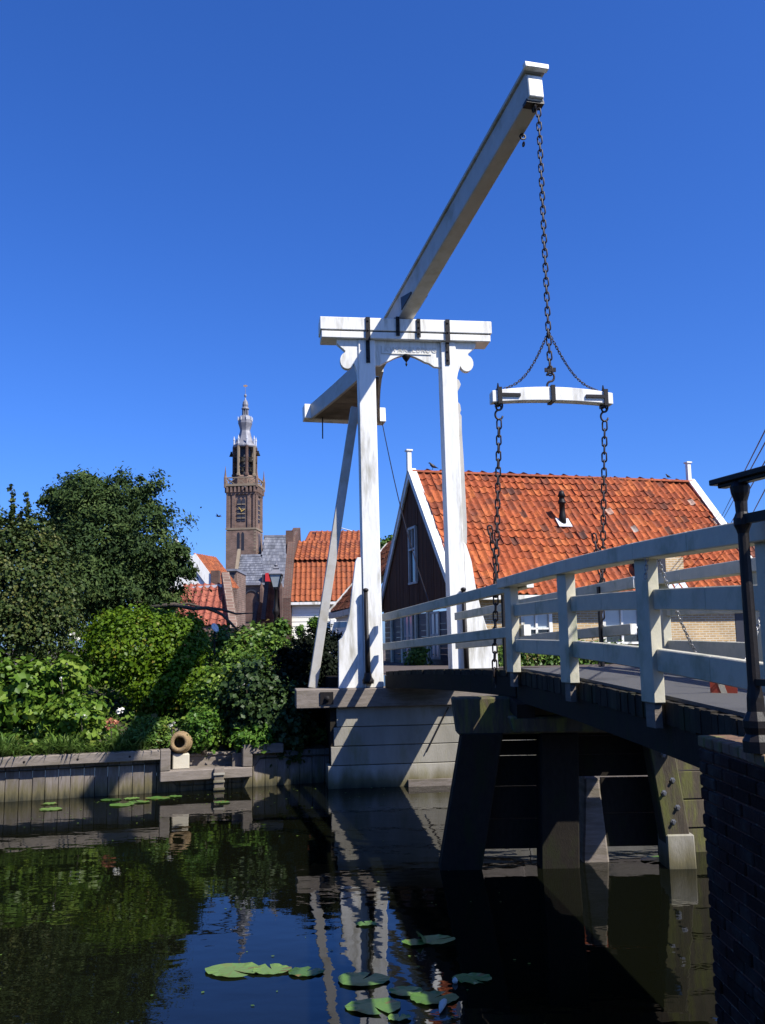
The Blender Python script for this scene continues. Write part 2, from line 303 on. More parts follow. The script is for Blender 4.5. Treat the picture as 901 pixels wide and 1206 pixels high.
# ================================================================== DRAWBRIDGE PORTAL
TH = math.radians(7.5); WV = V(math.cos(TH), math.sin(TH), 0); NV = V(-math.sin(TH), math.cos(TH), 0)
A0 = P(430, 376.3, 17.0); P0 = V(A0.x, A0.y, 0)
def B(w, d, z):                               # w across the bridge, d away from the camera, z above the camera
    return P0 + WV*(w - .0085*(z+.45)) + NV*d + V(0,0,z+HC)
def bbox(mb, w0, w1, d0, d1, z0, z1, tint=None):
    return mb.hexa([B(w0,d0,z0),B(w1,d0,z0),B(w1,d1,z0),B(w0,d1,z0),B(w0,d0,z1),B(w1,d0,z1),B(w1,d1,z1),B(w0,d1,z1)], tint)
def bpoly(mb, pts, d0, d1): return mb.prism([B(w,d0,z) for w,z in pts], NV*(d1-d0))
portal = thing('drawbridge_portal', 'tall white wooden gate frame carrying the tilted beam of the drawbridge', 'bridge portal', B(.86,.15,-.8))
for s in (0, 1):
    mb = MB(); w0, w1 = ((-.10,.25),(1.535,1.845))[s]; wt0, wt1 = ((-.09,.235),(1.535,1.83))[s]
    mb.hexa([B(w0,0,-.8),B(w1,0,-.8),B(w1,.34,-.8),B(w0,.34,-.8),B(wt0,0,5.828),B(wt1,0,5.828),B(wt1,.34,5.828),B(wt0,.34,5.828)])
    post = part(mb, 'post', WHITE, portal, .012)
    # bracket scroll under the beam
    q = []; sg = -1 if s == 0 else 1; e = wt0 if s == 0 else wt1
    q += [(e, 5.828), (e+sg*.42, 5.828), (e+sg*.40, 5.74), (e+sg*.31, 5.66), (e+sg*.245, 5.60)]
    cx, cz = e+sg*.215, 5.41
    for k in range(13):
        a = math.radians(72 - k*21); q.append((cx+sg*.135*math.cos(a), cz+.165*math.sin(a)))
    q += [(e+sg*.09, 5.36), (e+sg*.03, 5.20), (e, 5.05)]
    mb = MB(); bpoly(mb, q, .03, .17); part(mb, 'scroll_bracket', WHITE, portal, .008)
    # black iron strap with bolts
    mb = MB(); ws = (.055, 1.62)[s]; bbox(mb, ws, ws+.085, -.105, -.082, 5.78, 6.245); bbox(mb, ws+.005, ws+.08, -.022, .0, 5.36, 5.80)
    st = part(mb, 'iron_strap', IRON, portal)
    for z in (6.17, 5.98):
        mb = MB(); mb.lathe(B(ws+.04,-.105,z), [(.02,0),(.02,.012),(.008,.02)], 8, NV.to_track_quat('-Z','Y').to_matrix()); part(mb, 'bolt', IRON, st)
    for z in (5.62, 5.45):
        mb = MB(); mb.lathe(B(ws+.04,-.022,z), [(.02,0),(.02,.012),(.008,.02)], 8, NV.to_track_quat('-Z','Y').to_matrix()); part(mb, 'bolt', IRON, st)
# foot flare of the left post (wing board) and of the right post with its carved edge board
lf = [(-.105,-.8),(-.577,-.8),(-.565,.06),(-.50,.12),(-.43,.26),(-.36,.52),(-.32,.80),(-.27,1.20),(-.225,1.52),(-.19,1.60),(-.105,1.60)]
mb = MB(); bpoly(mb, lf, .03, .16); part(mb, 'foot_board', WHITE, portal, .008)
rf = [(1.85,-.8),(2.43,-.8),(2.42,-.05),(2.33,.10),(2.24,.25),(2.14,.60),(2.06,.98),(1.99,1.52),(1.90,1.84),(1.85,1.88)]
mb = MB(); bpoly(mb, rf, .03, .16); part(mb, 'foot_board', WHITE, portal, .008)
cb = [(1.83,1.86),(1.93,1.86),(1.945,2.2),(1.93,3.50),(1.915,4.02),(1.92,4.36),(1.89,4.42),(1.915,4.48),(1.90,4.60),(1.86,4.64),(1.86,4.86),(1.90,4.93),(1.93,5.00),(1.90,5.08),(1.855,5.12),(1.83,5.12)]
mb = MB(); bpoly(mb, cb, .10, .22); part(mb, 'carved_edge_board', BEAMU, portal, .006)
# cross beam on top: two stacked timbers
mb = MB(); bbox(mb, -.826, 2.55, -.08, .44, 5.985, 6.24); cap = part(mb, 'lintel', WHITE, portal, .012)
mb = MB(); bbox(mb, -.80, 2.52, -.065, .42, 5.83, 5.965); part(mb, 'lower_lintel', WHITE, portal, .01)
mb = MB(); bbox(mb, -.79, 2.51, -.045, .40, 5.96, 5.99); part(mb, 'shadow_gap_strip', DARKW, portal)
for w0, z0, z1 in ((.645,5.89,6.27),(1.055,5.87,6.24)):
    mb = MB(); bbox(mb, w0, w0+.07, -.108, -.082, z0, z1)
    for k in range(3): mb.lathe(B(w0+.035,-.108,z1-.06-.12*k), [(.018,0),(.018,.012),(.006,.02)], 8, NV.to_track_quat('-Z','Y').to_matrix())
    part(mb, 'iron_clamp', IRON, portal)
# arched name board
q = [(.237,5.828),(1.533,5.828),(1.533,5.32),(1.40,5.33),(1.30,5.40)]
for k in range(9):
    t = k/8; w = 1.22 - .72*t; q.append((w, 5.42 + .13*math.sin(math.pi*t)))
q += [(.44,5.40),(.34,5.335),(.237,5.325)]
mb = MB(); bpoly(mb, q, .06, .16); nb = part(mb, 'arched_name_board', WHITE, portal, .006)
mb = MB(); bbox(mb, .36, 1.35, .043, .058, 5.565, 5.585); bbox(mb, .36, .375, .043, .058, 5.587, 5.72); part(mb, 'name_frame', LETTER, nb)
tc = bpy.data.curves.new('name_text', 'FONT'); tc.body = 'KWAKELBRUG'; tc.size = .145; tc.extrude = .004; tc.align_x = 'LEFT'; tc.space_character = 1.12
to = bpy.data.objects.new('name_text', tc); COL.objects.link(to); bpy.context.view_layer.update()
tm = bpy.data.meshes.new_from_object(to.evaluated_get(bpy.context.evaluated_depsgraph_get())); bpy.data.objects.remove(to)
tm.materials.clear(); tm.materials.append(LETTER); tm.name = 'lettering'
Mx = Matrix((( WV.x, 0, -NV.x, 0), (WV.y, 0, -NV.y, 0), (0,1,0,0), (0,0,0,1))); Mx.translation = B(.42, .054, 5.612)
link(tm, 'lettering', nb, Mx)
# little iron pendant below the arch
mb = MB(); mb.lathe(B(.86,.11,5.34), [(.004,0),(.018,.03),(.022,.05),(.008,.08),(.02,.1),(.06,.15),(.085,.2),(.085,.23)], 10); part(mb, 'iron_pendant', IRON, portal, smooth=True)
# raking brace at the left and its plate, sill beam
mb = MB(); mb.bar(B(-1.03,.52,-.8), B(-.12,.52,4.60), .17, .18, up=NV); part(mb, 'raking_brace', BEAMU, portal, .01)
mb = MB(); bbox(mb, -1.36, 2.75, -.12, .62, -1.135, -.803); sill = part(mb, 'sill_beam', OLDW, portal, .012)
mb = MB(); bbox(mb, -.93, -.69, -.142, -.12, -1.07, -.85)
mb.lathe(B(-.80,-.142,-.965), [(.05,0),(.05,.03),(.03,.035),(.03,.07),(.012,.075)], 8, NV.to_track_quat('-Z','Y').to_matrix()); part(mb, 'bolt_plate', IRON, sill)
# iron standards fixed to the posts at deck level
for w in (-.045, 1.80):
    mb = MB(); mb.tube([B(w,-.07,-.62),B(w,-.07,.15),B(w-.01,-.07,.16),B(w-.01,-.07,.98)], [.05,.045,.04,.038], 8); mb.lathe(B(w-.01,-.07,.96), [(.05,0),(.055,.03),(.04,.05),(.02,.06)], 8)
    mb.lathe(B(w,-.07,-.72), [(.10,0),(.11,.06),(.07,.12),(.06,.2)], 8); part(mb, 'iron_standard', IRON, portal, smooth=True)
# ================================================================== BALANCE BEAM
TIP = P(631, 118, 11.1); PIV = P(480, 372, 17.1); bd_ = (PIV-TIP).normalized(); REAR = TIP + (PIV-TIP)*((22.8-11.1)/6.0)
bx = bd_.cross(V(0,0,1)).normalized()          # to the left of travel -> right seen from camera?
if bx.x < 0: bx = -bx
bu = bx.cross(bd_); bu = bu if bu.z > 0 else -bu
beam = thing('balance_beam', 'long tilted white balance beam resting across the portal top', 'balance beam', (PIV.x, PIV.y, PIV.z))
def bp(t, a, u):                              # t along from tip (0) to rear (1); a across; u up from the underside
    return TIP + (REAR-TIP)*t + bx*a + bu*u
def bw(t): return .115 + .075*t               # half width of the main timber
mb = MB(); t1 = .76
mb.hexa([bp(0,-bw(0),0),bp(0,bw(0),0),bp(t1,bw(t1),0),bp(t1,-bw(t1),0),bp(0,-bw(0),.40),bp(0,bw(0),.40),bp(t1,bw(t1),.44),bp(t1,-bw(t1),.44)])
tim = part(mb, 'beam_timber', BEAMU, beam, .012)
mb = MB(); mb.hexa([bp(-.004,-.15,.402),bp(-.004,.15,.402),bp(.74,.20,.442),bp(.74,-.20,.442),bp(-.004,-.15,.455),bp(-.004,.15,.455),bp(.74,.20,.49),bp(.74,-.20,.49)]); part(mb, 'cover_board', BEAMU, beam, .006)
mb = MB(); mb.hexa([bp(-.0115,-.165,.395),bp(-.0115,.165,.395),bp(-.0042,.165,.395),bp(-.0042,-.165,.395),bp(-.0115,-.17,.47),bp(-.0115,.17,.47),bp(-.0042,.17,.47),bp(-.0042,-.17,.47)]); part(mb, 'end_cap', WHITE, beam, .006)
mb = MB(); mb.hexa([bp(-.0035,-.10,.03),bp(-.0035,.10,.03),bp(-.0003,.11,.015),bp(-.0003,-.11,.015),bp(-.0035,-.10,.345),bp(-.0035,.10,.345),bp(-.0003,.11,.355),bp(-.0003,-.11,.355)]); part(mb, 'end_block', WHITE, beam, .008)
# chain saddle and hanging iron under the tip
mb = MB(); mb.hexa([bp(.001,-.125,-.03),bp(.001,.125,-.03),bp(.012,.125,-.03),bp(.012,-.125,-.03),bp(.001,-.125,.02),bp(.001,.125,.02),bp(.012,.125,.02),bp(.012,-.125,.02)])
mb.torus(bp(.006,0,-.07), .045, .014, bx); mb.torus(bp(.055,.09,-.05), .04, .013, bd_); mb.tube([bp(.055,.09,0),bp(.055,.09,-.05)], .012); mb.torus(bp(.058,.11,-.14), .03, .01, bx)
part(mb, 'chain_saddle', IRON, beam)
for sgn in (-1, 1):
    mb = MB(); o = bw(.5)+.016
    mb.hexa([bp(.445,sgn*o,.03),bp(.445,sgn*(o-.02),.03),bp(.500,sgn*(o-.02),.03),bp(.500,sgn*o,.03),bp(.445,sgn*o,.07),bp(.445,sgn*(o-.02),.07),bp(.500,sgn*(o-.02),.30),bp(.500,sgn*o,.30)]); part(mb, 'iron_knee', IRON, beam)
    for t, u in ((.72,.30),(.745,.16)):
        mb = MB(); mb.lathe(bp(t,sgn*bw(t),u), [(.045,0),(.045,.02),(.02,.04)], 8, (bx*sgn).to_track_quat('Z','Y').to_matrix()); part(mb, 'bolt', IRON, beam)
# pivot bearing straps on the lintel
mb = MB()
for a in (-.21, .21): mb.bar(PIV+bx*a-V(0,0,.06), PIV+bx*a+V(0,0,.14), .05, .16)
mb.bar(PIV-bx*.26-V(0,0,.05)+NV*.18, PIV+bx*.26-V(0,0,.05)+NV*.18, .12, .08); part(mb, 'pivot_bearing', IRON, beam)
# widening counterweight platform: side cheeks, floor boards, rear crosspiece
tA, tB = .735, 1.0; hwA, hwB = .20, .93
for sgn in (-1, 1):
    mb = MB(); pts = []
    for k in range(9):
        f = k/8; t = tA + (tB-tA)*f; hw = hwA + (hwB-hwA)*(f**1.18); pts.append((t, hw, .44-.07*f))
    for (ta, ha, ua), (tb, hb, ub) in zip(pts, pts[1:]):
        mb.hexa([bp(ta,sgn*ha,-.01),bp(ta,sgn*(ha-.07),-.01),bp(tb,sgn*(hb-.07),-.01),bp(tb,sgn*hb,-.01),bp(ta,sgn*ha,ua),bp(ta,sgn*(ha-.07),ua),bp(tb,sgn*(hb-.07),ub),bp(tb,sgn*hb,ub)], .5)
    part(mb, 'side_cheek', BEAMU, beam)
for k in range(7):
    ta = tA + (tB-tA)*(.14+.86*k/7); tb = tA + (tB-tA)*(.14+.86*(k+.94)/7); fa = (ta-tA)/(tB-tA); fb = (tb-tA)/(tB-tA)
    ha = hwA + (hwB-hwA)*(fa**1.18) - .075; hb = hwA + (hwB-hwA)*(fb**1.18) - .075
    mb = MB(); mb.hexa([bp(ta,-ha,.0),bp(ta,ha,.0),bp(tb,hb,.0),bp(tb,-hb,.0),bp(ta,-ha,.06),bp(ta,ha,.06),bp(tb,hb,.06),bp(tb,-hb,.06)]); part(mb, 'floor_board', OLDW, beam)
mb = MB(); mb.hexa([bp(.992,-1.06,.0),bp(.992,1.06,.0),bp(1.018,1.06,.0),bp(1.018,-1.06,.0),bp(.992,-1.06,.38),bp(.992,1.06,.38),bp(1.018,1.06,.38),bp(1.018,-1.06,.38)]); part(mb, 'rear_crosspiece', WHITE, beam, .01)
mb = MB(); q = bp(.985,-.62,0); mb.tube([q, q-V(0,0,.12)], .018); mb.tube([q-V(0,0,.10), q-V(0,0,.55)], .016); mb.torus(q-V(0,0,.10), .035, .01, bx); part(mb, 'hanging_hook', IRON, beam)
# rope from the counterweight down to the bridge
q = bp(1.0, .98, 0); e = P(505, 708, 17.8); mb = MB(); mb.tube([q + (e-q)*(k/10) - V(0,0,.35*math.sin(math.pi*k/10)) for k in range(11)], .012, 5)
solo(mb, 'pull_rope', IRON, 'thin dark rope hanging slack from the rear end of the balance beam', 'rope')
# ================================================================== CHAINS
def link_mesh(name, R, r, st):
    mb = MB(); mb.torus((0,0,0), R, r, (0,0,1), 12, 6, tint=.5)
    mb.v = [(x, y, z) for x, y, z in mb.v]; st_ = st
    mb.v = [(x*1.0, y + (st_ if y > 0 else -st_), z) for x, y, z in mb.v]
    return mb.mesh(name, CHAIN, smooth=True)
def chain(parent, pts, me, pitch, jitter=.06):
    """links along a polyline of points, alternate links turned a quarter"""
    L_ = [0]; pts = [Vector(p) for p in pts]
    for a, b in zip(pts, pts[1:]): L_.append(L_[-1] + (b-a).length)
    n = max(1, round(L_[-1]/pitch)); out = []
    for i in range(n):
        s = (i+.5)*L_[-1]/n
        for k in range(len(pts)-1):
            if s <= L_[k+1] + 1e-6: break
        d = (pts[k+1]-pts[k]).normalized(); c = pts[k] + d*(s-L_[k])
        x = d.orthogonal().normalized() if abs(d.z) < .9 else (WV - d*WV.dot(d)).normalized()
        if i % 2: x = d.cross(x)
        x = (Matrix.Rotation(random.uniform(-jitter, jitter) + (.5 if jitter > .05 else 0), 3, d) @ x).normalized(); z = x.cross(d)
        M = Matrix(((x.x, d.x, z.x, c.x), (x.y, d.y, z.y, c.y), (x.z, d.z, z.z, c.z), (0,0,0,1)))
        out.append(link(me, 'chain_link', parent, M))
    return out
BIG = link_mesh('chain_link', .029, .0105, .033)
YC = P(648, 463, 11.1); YC = V(TIP.x+.035, TIP.y, YC.z)      # chains hang plumb below the tip
CT = TIP + V(.035, .03, -.11)
lift = thing('lifting_chain', 'heavy black chain hanging from the raised beam tip to the white spreader', 'chain', YC)
chain(lift, [CT, YC+V(0,0,.24)], BIG, .098)
def s_hook(mb, c, h, r=.016, w=None):
    c = Vector(c); w = w or WV; q = h/4; pts = []
    for k in range(12): a = math.radians(165 - 255*k/11); pts.append(c + w*(q*.8*math.cos(a)) + V(0,0,q+q*math.sin(a)))
    for k in range(1, 12): a = math.radians(90 + 255*k/11); pts.append(c + w*(q*.8*math.cos(a)) + V(0,0,-q+q*math.sin(a)))
    mb.tube(pts, r, 6)
mb = MB(); s_hook(mb, YC+V(0,0,.15), .24, .014); mb.torus(YC+V(0,0,.29), .034, .013, NV); part(mb, 'swivel_hook', CHAIN, lift, smooth=True)
mb = MB(); mb.bar(YC+V(-.07,0,.30), YC+V(.07,0,.30), .03, .05); part(mb, 'shackle_bar', CHAIN, lift)
# spreader bar: gently arched
spread = thing('spreader_bar', 'arched white spreader bar hung level on the heavy black chain', 'spreader bar', YC-V(0,0,.2))
hl = .775; mb = MB(); n = 14; vs = []
for i in range(n+1):
    a = -hl + 2*hl*i/n; k = 1-(a/hl)**2; h = .072+.014*k; zc = -.075+.050*k
    for dd, zz in ((-.075,-1),(.075,-1),(.075,1),(-.075,1)): vs.append(YC + WV*a + NV*dd + V(0,0,zc + zz*h))
fs = [(i*4+j, i*4+(j+1)%4, (i+1)*4+(j+1)%4, (i+1)*4+j) for i in range(n) for j in range(4)] + [(3,2,1,0), (n*4, n*4+1, n*4+2, n*4+3)]
mb.add(vs, fs, .5); part(mb, 'wooden_bar', WHITE, spread, .006)
for a in (0, -.68, .68):
    zc = -.025 if a == 0 else -.064
    mb = MB(); h = .090
    for (d0, z0, sz, sd) in ((-.088,zc,2*h+.03,.02),(.088,zc,2*h+.03,.02)): mb.box(YC+WV*a+NV*d0+V(0,0,z0), .05, sd, sz, Matrix.Rotation(TH,3,'Z'))
    for z0 in (zc+h+.005, zc-h-.005): mb.box(YC+WV*a+V(0,0,z0), .05, .16, .02, Matrix.Rotation(TH,3,'Z'))
    if a: 
        sg = 1 if a > 0 else -1
        mb.box(YC+WV*(a-sg*.13)+NV*(-.088)+V(0,0,zc+.01), .26, .02, .04, Matrix.Rotation(TH,3,'Z')); mb.torus(YC+WV*a+V(0,0,zc-h-.045), .032, .013, NV)
        mb.tube([YC+WV*a+V(0,0,zc+h), YC+WV*a+V(0,0,zc+h+.09)], [.022,.006], 6)
    part(mb, 'iron_band', IRON, spread)
SMALL = link_mesh('chain_link', .013, .005, .013)
for sg in (-1, 1):
    sc = thing('stay_chain', ('thin stay chain curving down to the left end of the spreader bar','thin stay chain curving down to the right end of the spreader bar')[sg>0], 'chain', YC, 'thin stay chains above the spreader bar')
    a = YC+V(0,0,.80); b = YC + WV*(sg*.60) + V(0,0,.045)
    pts = [a + (b-a)*t - V(0,0,.17*math.sin(math.pi*t)) for t in [k/14 for k in range(15)]]
    chain(sc, pts, SMALL, .036, .4)
# leaf geometry first, then the two hanging chains down to it
LP, LT = V(.03, 16.93, HC-.507), V(1.535, 10.72, HC-.335)      # left edge of the leaf, portal end and tip
LW = 1.26; LU = (LT-LP)
def lf_(s, a, z=0.0): return LP + LU*s + WV*a + V(0,0,z + .03*math.sin(math.pi*s))
for sg, s_ in ((-1,.90),(1,.90)):
    top = YC + WV*(sg*.68) + V(0,0,-.20); bot = lf_(s_, -.05 if sg < 0 else LW+.05, -.08)
    ch = thing('hanging_chain', ('black chain from the left spreader end down to the near side of the leaf','black chain from the right spreader end down to the far side of the leaf')[sg>0], 'chain', bot, 'chains from the spreader bar to the bridge leaf')
    mb = MB(); s_hook(mb, top-V(0,0,.03), .24, .013); part(mb, 's_hook', CHAIN, ch, smooth=True)
    chain(ch, [top-V(0,0,.16), bot], BIG, .098)
    mb = MB(); mb.tube([bot+V(0,0,.02), bot+V(0,0,-.06), bot+V(.03,0,-.10), bot+V(.02,0,-.14)], .02); part(mb, 'eye_bolt', CHAIN, ch)
    if sg > 0:                                  # loose second fall of chain beside it
        c2 = thing('loose_chain', 'slack tail of chain looped beside the right hanging chain', 'chain', bot+V(.06,0,.9)); chain(c2, [bot+V(-.01,-.02,1.75), bot+V(.05,0,1.3), bot+V(.07,0,.95), bot+V(.04,0,.75)], BIG, .098, .3)
    else:
        c2 = thing('loose_chain', 'slack tail of chain looped beside the left hanging chain', 'chain', bot+V(.06,0,.9)); chain(c2, [bot+V(-.0,-.02,1.85), bot+V(.055,0,1.45), bot+V(.06,0,1.10), bot+V(.05,0,.98)], BIG, .098, .3)
# ================================================================== MOVABLE LEAF
leaf = thing('bridge_leaf', 'lowered movable bridge leaf with dark planks and white rails below the beam', 'bridge deck', LP - V(0,0,.3))
NPL = 44
for i in range(NPL):
    s0, s1 = (i+.03)/NPL, (i+.96)/NPL; dz = random.uniform(-.004,.004); e0 = random.uniform(-.035,-.005); e1 = random.uniform(.0,.03)
    mb = MB(); mb.hexa([lf_(s0,e0,-.07+dz),lf_(s1,e0,-.07+dz),lf_(s1,LW+e1,-.07+dz),lf_(s0,LW+e1,-.07+dz),lf_(s0,e0,dz),lf_(s1,e0,dz),lf_(s1,LW+e1,dz),lf_(s0,LW+e1,dz)])
    part(mb, 'deck_plank', PLANK, leaf)
for a in (.03, .42, .84, LW-.03):
    mb = MB()
    for k in range(8):
        p, q = lf_(k/8+.001,a,-.185), lf_((k+1)/8,a,-.185); mb.bar(p, q, .13, .225)
    part(mb, 'girder', DARKW, leaf)
def rail_run(parent, pts, wd, ht, m, name='rail'):
    for a, b in zip(pts, pts[1:]):
        mb = MB(); mb.bar(a, b, wd, ht); part(mb, name, m, parent, .006)
for a, sA, sB in ((-.035,.004,1.085),(LW+.03,.02,1.06)):
    for zt, h in ((1.045,.135),(.51,.125)):
        d = V(0,0,zt-h/2); e = sB - (.02 if zt < 1 else 0)
        p, q = LP+LU*sA+WV*a+d, LP+LU*e+WV*a+d + V(0,0,.0)
        mb = MB(); mb.bar(p, q, .085, h); r = part(mb, 'rail', RAILW, leaf, .006)
        mb = MB(); dd = (q-p).normalized(); mb.bar(q+dd*.002, q+dd*.012, .08, h-.005); part(mb, 'painted_end', WHITE, r)
# rail stanchions of the leaf (iron flats on the inner side)
for a in (.02, LW-.02):
    for s in (.93,):
        mb = MB(); p = LP+LU*s+WV*a; mb.bar(p+V(0,0,-.2), p+V(0,0,1.0), .03, .06, up=LU.normalized()); part(mb, 'stanchion', IRON, leaf)
# ================================================================== FIXED SPAN
FE = [V(1.50,10.95,HC-.315), V(1.54,10.54,HC-.319), V(1.717,8.29,HC-.3435), V(1.844,6.22,HC-.385), V(1.95,4.3,HC-.435)]
def fe(s):                                     # s 0..1 from leaf end to near abutment, along y
    y = 10.70 + (4.86-10.70)*s
    for a, b in zip(FE, FE[1:]):
        if y <= a.y and y >= b.y or b is FE[-1]: 
            if y <= a.y: break
    t = (y-a.y)/(b.y-a.y); return a + (b-a)*t
FW = 1.36
span = thing('fixed_bridge_span', 'near fixed bridge span with asphalt deck and white post and rail fence', 'bridge deck', fe(1)-V(0,0,.5))
NP2 = 70; wv2 = V(math.cos(math.radians(5)), math.sin(math.radians(5)), 0)
for i in range(NP2):
    s0, s1 = (i+.01)/NP2, (i+.965)/NP2; e = random.uniform(-.026,-.016); dz = random.uniform(-.008,.004); p, q = fe(s0), fe(s1)
    mb = MB(); z0 = V(0,0,-.16+dz); z1 = V(0,0,-.012+dz)
    mb.hexa([p+wv2*e+z0, q+wv2*e+z0, q+wv2*(FW+.05)+z0, p+wv2*(FW+.05)+z0, p+wv2*e+z1, q+wv2*e+z1, q+wv2*(FW+.05)+z1, p+wv2*(FW+.05)+z1]); part(mb, 'deck_plank', PLANK, span)
mb = MB()
for i in range(20):
    p, q = fe(i/20), fe((i+1)/20); z0, z1 = V(0,0,-.012), V(0,0,.012)
    if i < 19: q = q
    mb.hexa([p+wv2*.035+z0, q+wv2*.035+z0, q+wv2*(FW-.05)+z0, p+wv2*(FW-.05)+z0, p+wv2*.035+z1, q+wv2*.035+z1, q+wv2*(FW-.05)+z1, p+wv2*(FW-.05)+z1])
part(mb, 'asphalt_surface', ASPH, span)
for a in (.06, .45, .90, FW-.06):
    mb = MB()
    for k in range(10): mb.bar(fe(k/10)+wv2*a+V(0,0,-.265), fe((k+1)/10)+wv2*a+V(0,0,-.265), .14, .20)
    part(mb, 'girder', DARKW, span)
posts = [(10.50,),(8.25,),(6.14,),(4.35,)]
def at_y(y): return fe((10.70-y)/5.84)
RT = [(10.86,1.045),(8.25,1.048),(6.1,1.045),(4.1,1.055)]
for side in (0, 1):
    off = -.085 if side == 0 else FW+.02; ys = (10.50, 8.22, 6.14, 4.35) if side == 0 else (9.75, 7.5, 5.4)
    for y in ys:
        p = at_y(y)+wv2*off; mb = MB(); pw, pdp = (.095,.25) if y > 9 else (.09,.24) if y > 7 else (.08,.20); mb.box(p+V(0,0,.46), pw, pdp, .97, Matrix.Rotation(math.radians(8),3,'Z'))
        po = part(mb, 'railing_post', RAILW, span, .006)
        mb = MB(); mb.box(p+V(0,0,-.105), .05, .14, .16, Matrix.Rotation(math.radians(8),3,'Z')); part(mb, 'post_foot', OLDW, po)  # white foot given a darker wood colour to stand in for its shade
    dz = 0 if side == 0 else -.03
    ylist = [10.86, 9.4, 8.25, 7.2, 6.14, 5.2, 4.1] if side == 0 else [10.3, 9.0, 7.5, 6.4, 5.4, 4.1]
    for zt, h, wd, ins in ((1.05,.115,.20,0),(.735,.135,.07,1),(.345,.145,.07,1)):
        pts = [at_y(y)+wv2*(off+(.04 if ins else .0))+V(0,0,zt-h/2+dz-.05*max(0,(8.29-y)/4.0)**1.7) for y in ylist]
        if not ins: pts = [q+wv2*.0 for q in pts]
        if zt > 1:
            for a, b in zip(pts, pts[1:]):
                mb = MB(); mb.bar(a, b, .17, h); part(mb, 'top_rail', RAILW, span, .006)
        else:
            for a, b in zip(pts, pts[1:]):
                mb = MB(); mb.bar(a, b, wd, h); part(mb, 'middle_rail', RAILW, span, .006)
# barrier chain with its striped plate
pA = at_y(6.05)+wv2*(-.04)+V(0,0,.98); pb_ = P(852, 800, 6.35); pB = V(2*pb_.x-pA.x, 2*pb_.y-pA.y, pA.z-.12)
bc = thing('barrier_chain', 'slack barrier chain slung across the near span between its railings', 'chain', pA)
cp = [pA + (pB-pA)*t - V(0,0, .5*(pA.z+pB.z-2*pb_.z)*(1-(2*t-1)**2)) for t in [k/18 for k in range(19)]]
LNK2 = link_mesh('chain_link', .0095, .0036, .0095); LNK2.materials.clear(); LNK2.materials.append(GALV)
chain(bc, cp, LNK2, .028, .2)
chain(bc, [pA+V(-.03,-.10,.0), pA+V(-.10,-.14,-.04), pA+V(-.12,-.14,-.20)], LNK2, .028, .2)
bt = cp[9]; sg_ = thing('striped_plate', 'small red plate with a white diagonal stripe hanging from the barrier chain', 'sign', bt-V(0,0,.25))
ax = V(.90,-.43,0).normalized(); nx_ = V(ax.y, -ax.x, 0); 
def spt(a, z, o=0): return bt + ax*a + V(0,0,z) + nx_*o
mb = MB(); mb.prism([spt(-.09,.015,-.004),spt(.085,-.01,-.004),spt(.085,-.265,-.004),spt(-.09,-.16,-.004)], nx_*.008); pl = part(mb, 'plate', SIGNR, sg_)
for o, w_ in ((-.0065,.0015),(.005,.0015)):
    mb = MB(); mb.prism([spt(-.05,.008,o),spt(-.008,.002,o),spt(.066,-.25,o),spt(.02,-.222,o)], nx_*w_); part(mb, 'white_stripe', PALESTONE, pl)
# ================================================================== FAR ABUTMENT
ab = thing('concrete_abutment', 'pale concrete abutment wall in four courses under the portal', 'abutment', B(1,0,-2.57))
zs = [-2.9, -2.17, -1.83, -1.49, -1.137]
for k in range(4):
    wl = -.80 + .17*(k/3.0); cuts = [wl, 2.9, 6.2, 9.6]
    for a, b in zip(cuts, cuts[1:]):
        mb = MB(); d = .02 + random.uniform(-.004,.006); bbox(mb, a+.004, b-.004, d, .5, zs[k]+.006, zs[k+1]-.006); part(mb, 'concrete_course', CONC, ab, .008)
mb = MB(); bbox(mb, -.74, 9.6, .05, .48, -3.2, -1.14); part(mb, 'wall_core', DARKW, ab)
mb = MB(); bbox(mb, .65, 9.6, -.07, .015, -2.95, -2.45); part(mb, 'footing', OLDW, ab)
mb = MB(); bbox(mb, -.72, -.50, .5, 8, -3.0, -.62); part(mb, 'return_wall', DARKW, ab)
mb = MB(); bbox(mb, 2.75, 9.6, -.05, .5, -1.13, -.60); part(mb, 'coping_beam', OLDW, ab)
mb = MB(); mb.tube([B(2.1-.66,-.02,-1.18), B(1.0,-.015,-1.98)], .012, 5); solo(mb, 'mooring_rod', IRON, 'thin dark rod leaning against the pale concrete abutment', 'rod')
# white street railing beyond the portal on the left
fn = thing('street_railing', 'short white street railing seen behind the left portal post', 'railing', V(-1.2,20.5,HC-.55))
for x in (-1.42, -1.12, -.55):
    mb = MB(); mb.box(V(x,20.5+(x+1.4)*-1.2,HC+.0), .13, .13, 1.1); part(mb, 'post', WHITE, fn, .01)
for z in (.42, .0, -.38):
    mb = MB(); mb.bar(V(-1.42,20.52,HC+z), V(-.5,19.45,HC+z), .06, .14); part(mb, 'rail', WHITE, fn, .006)
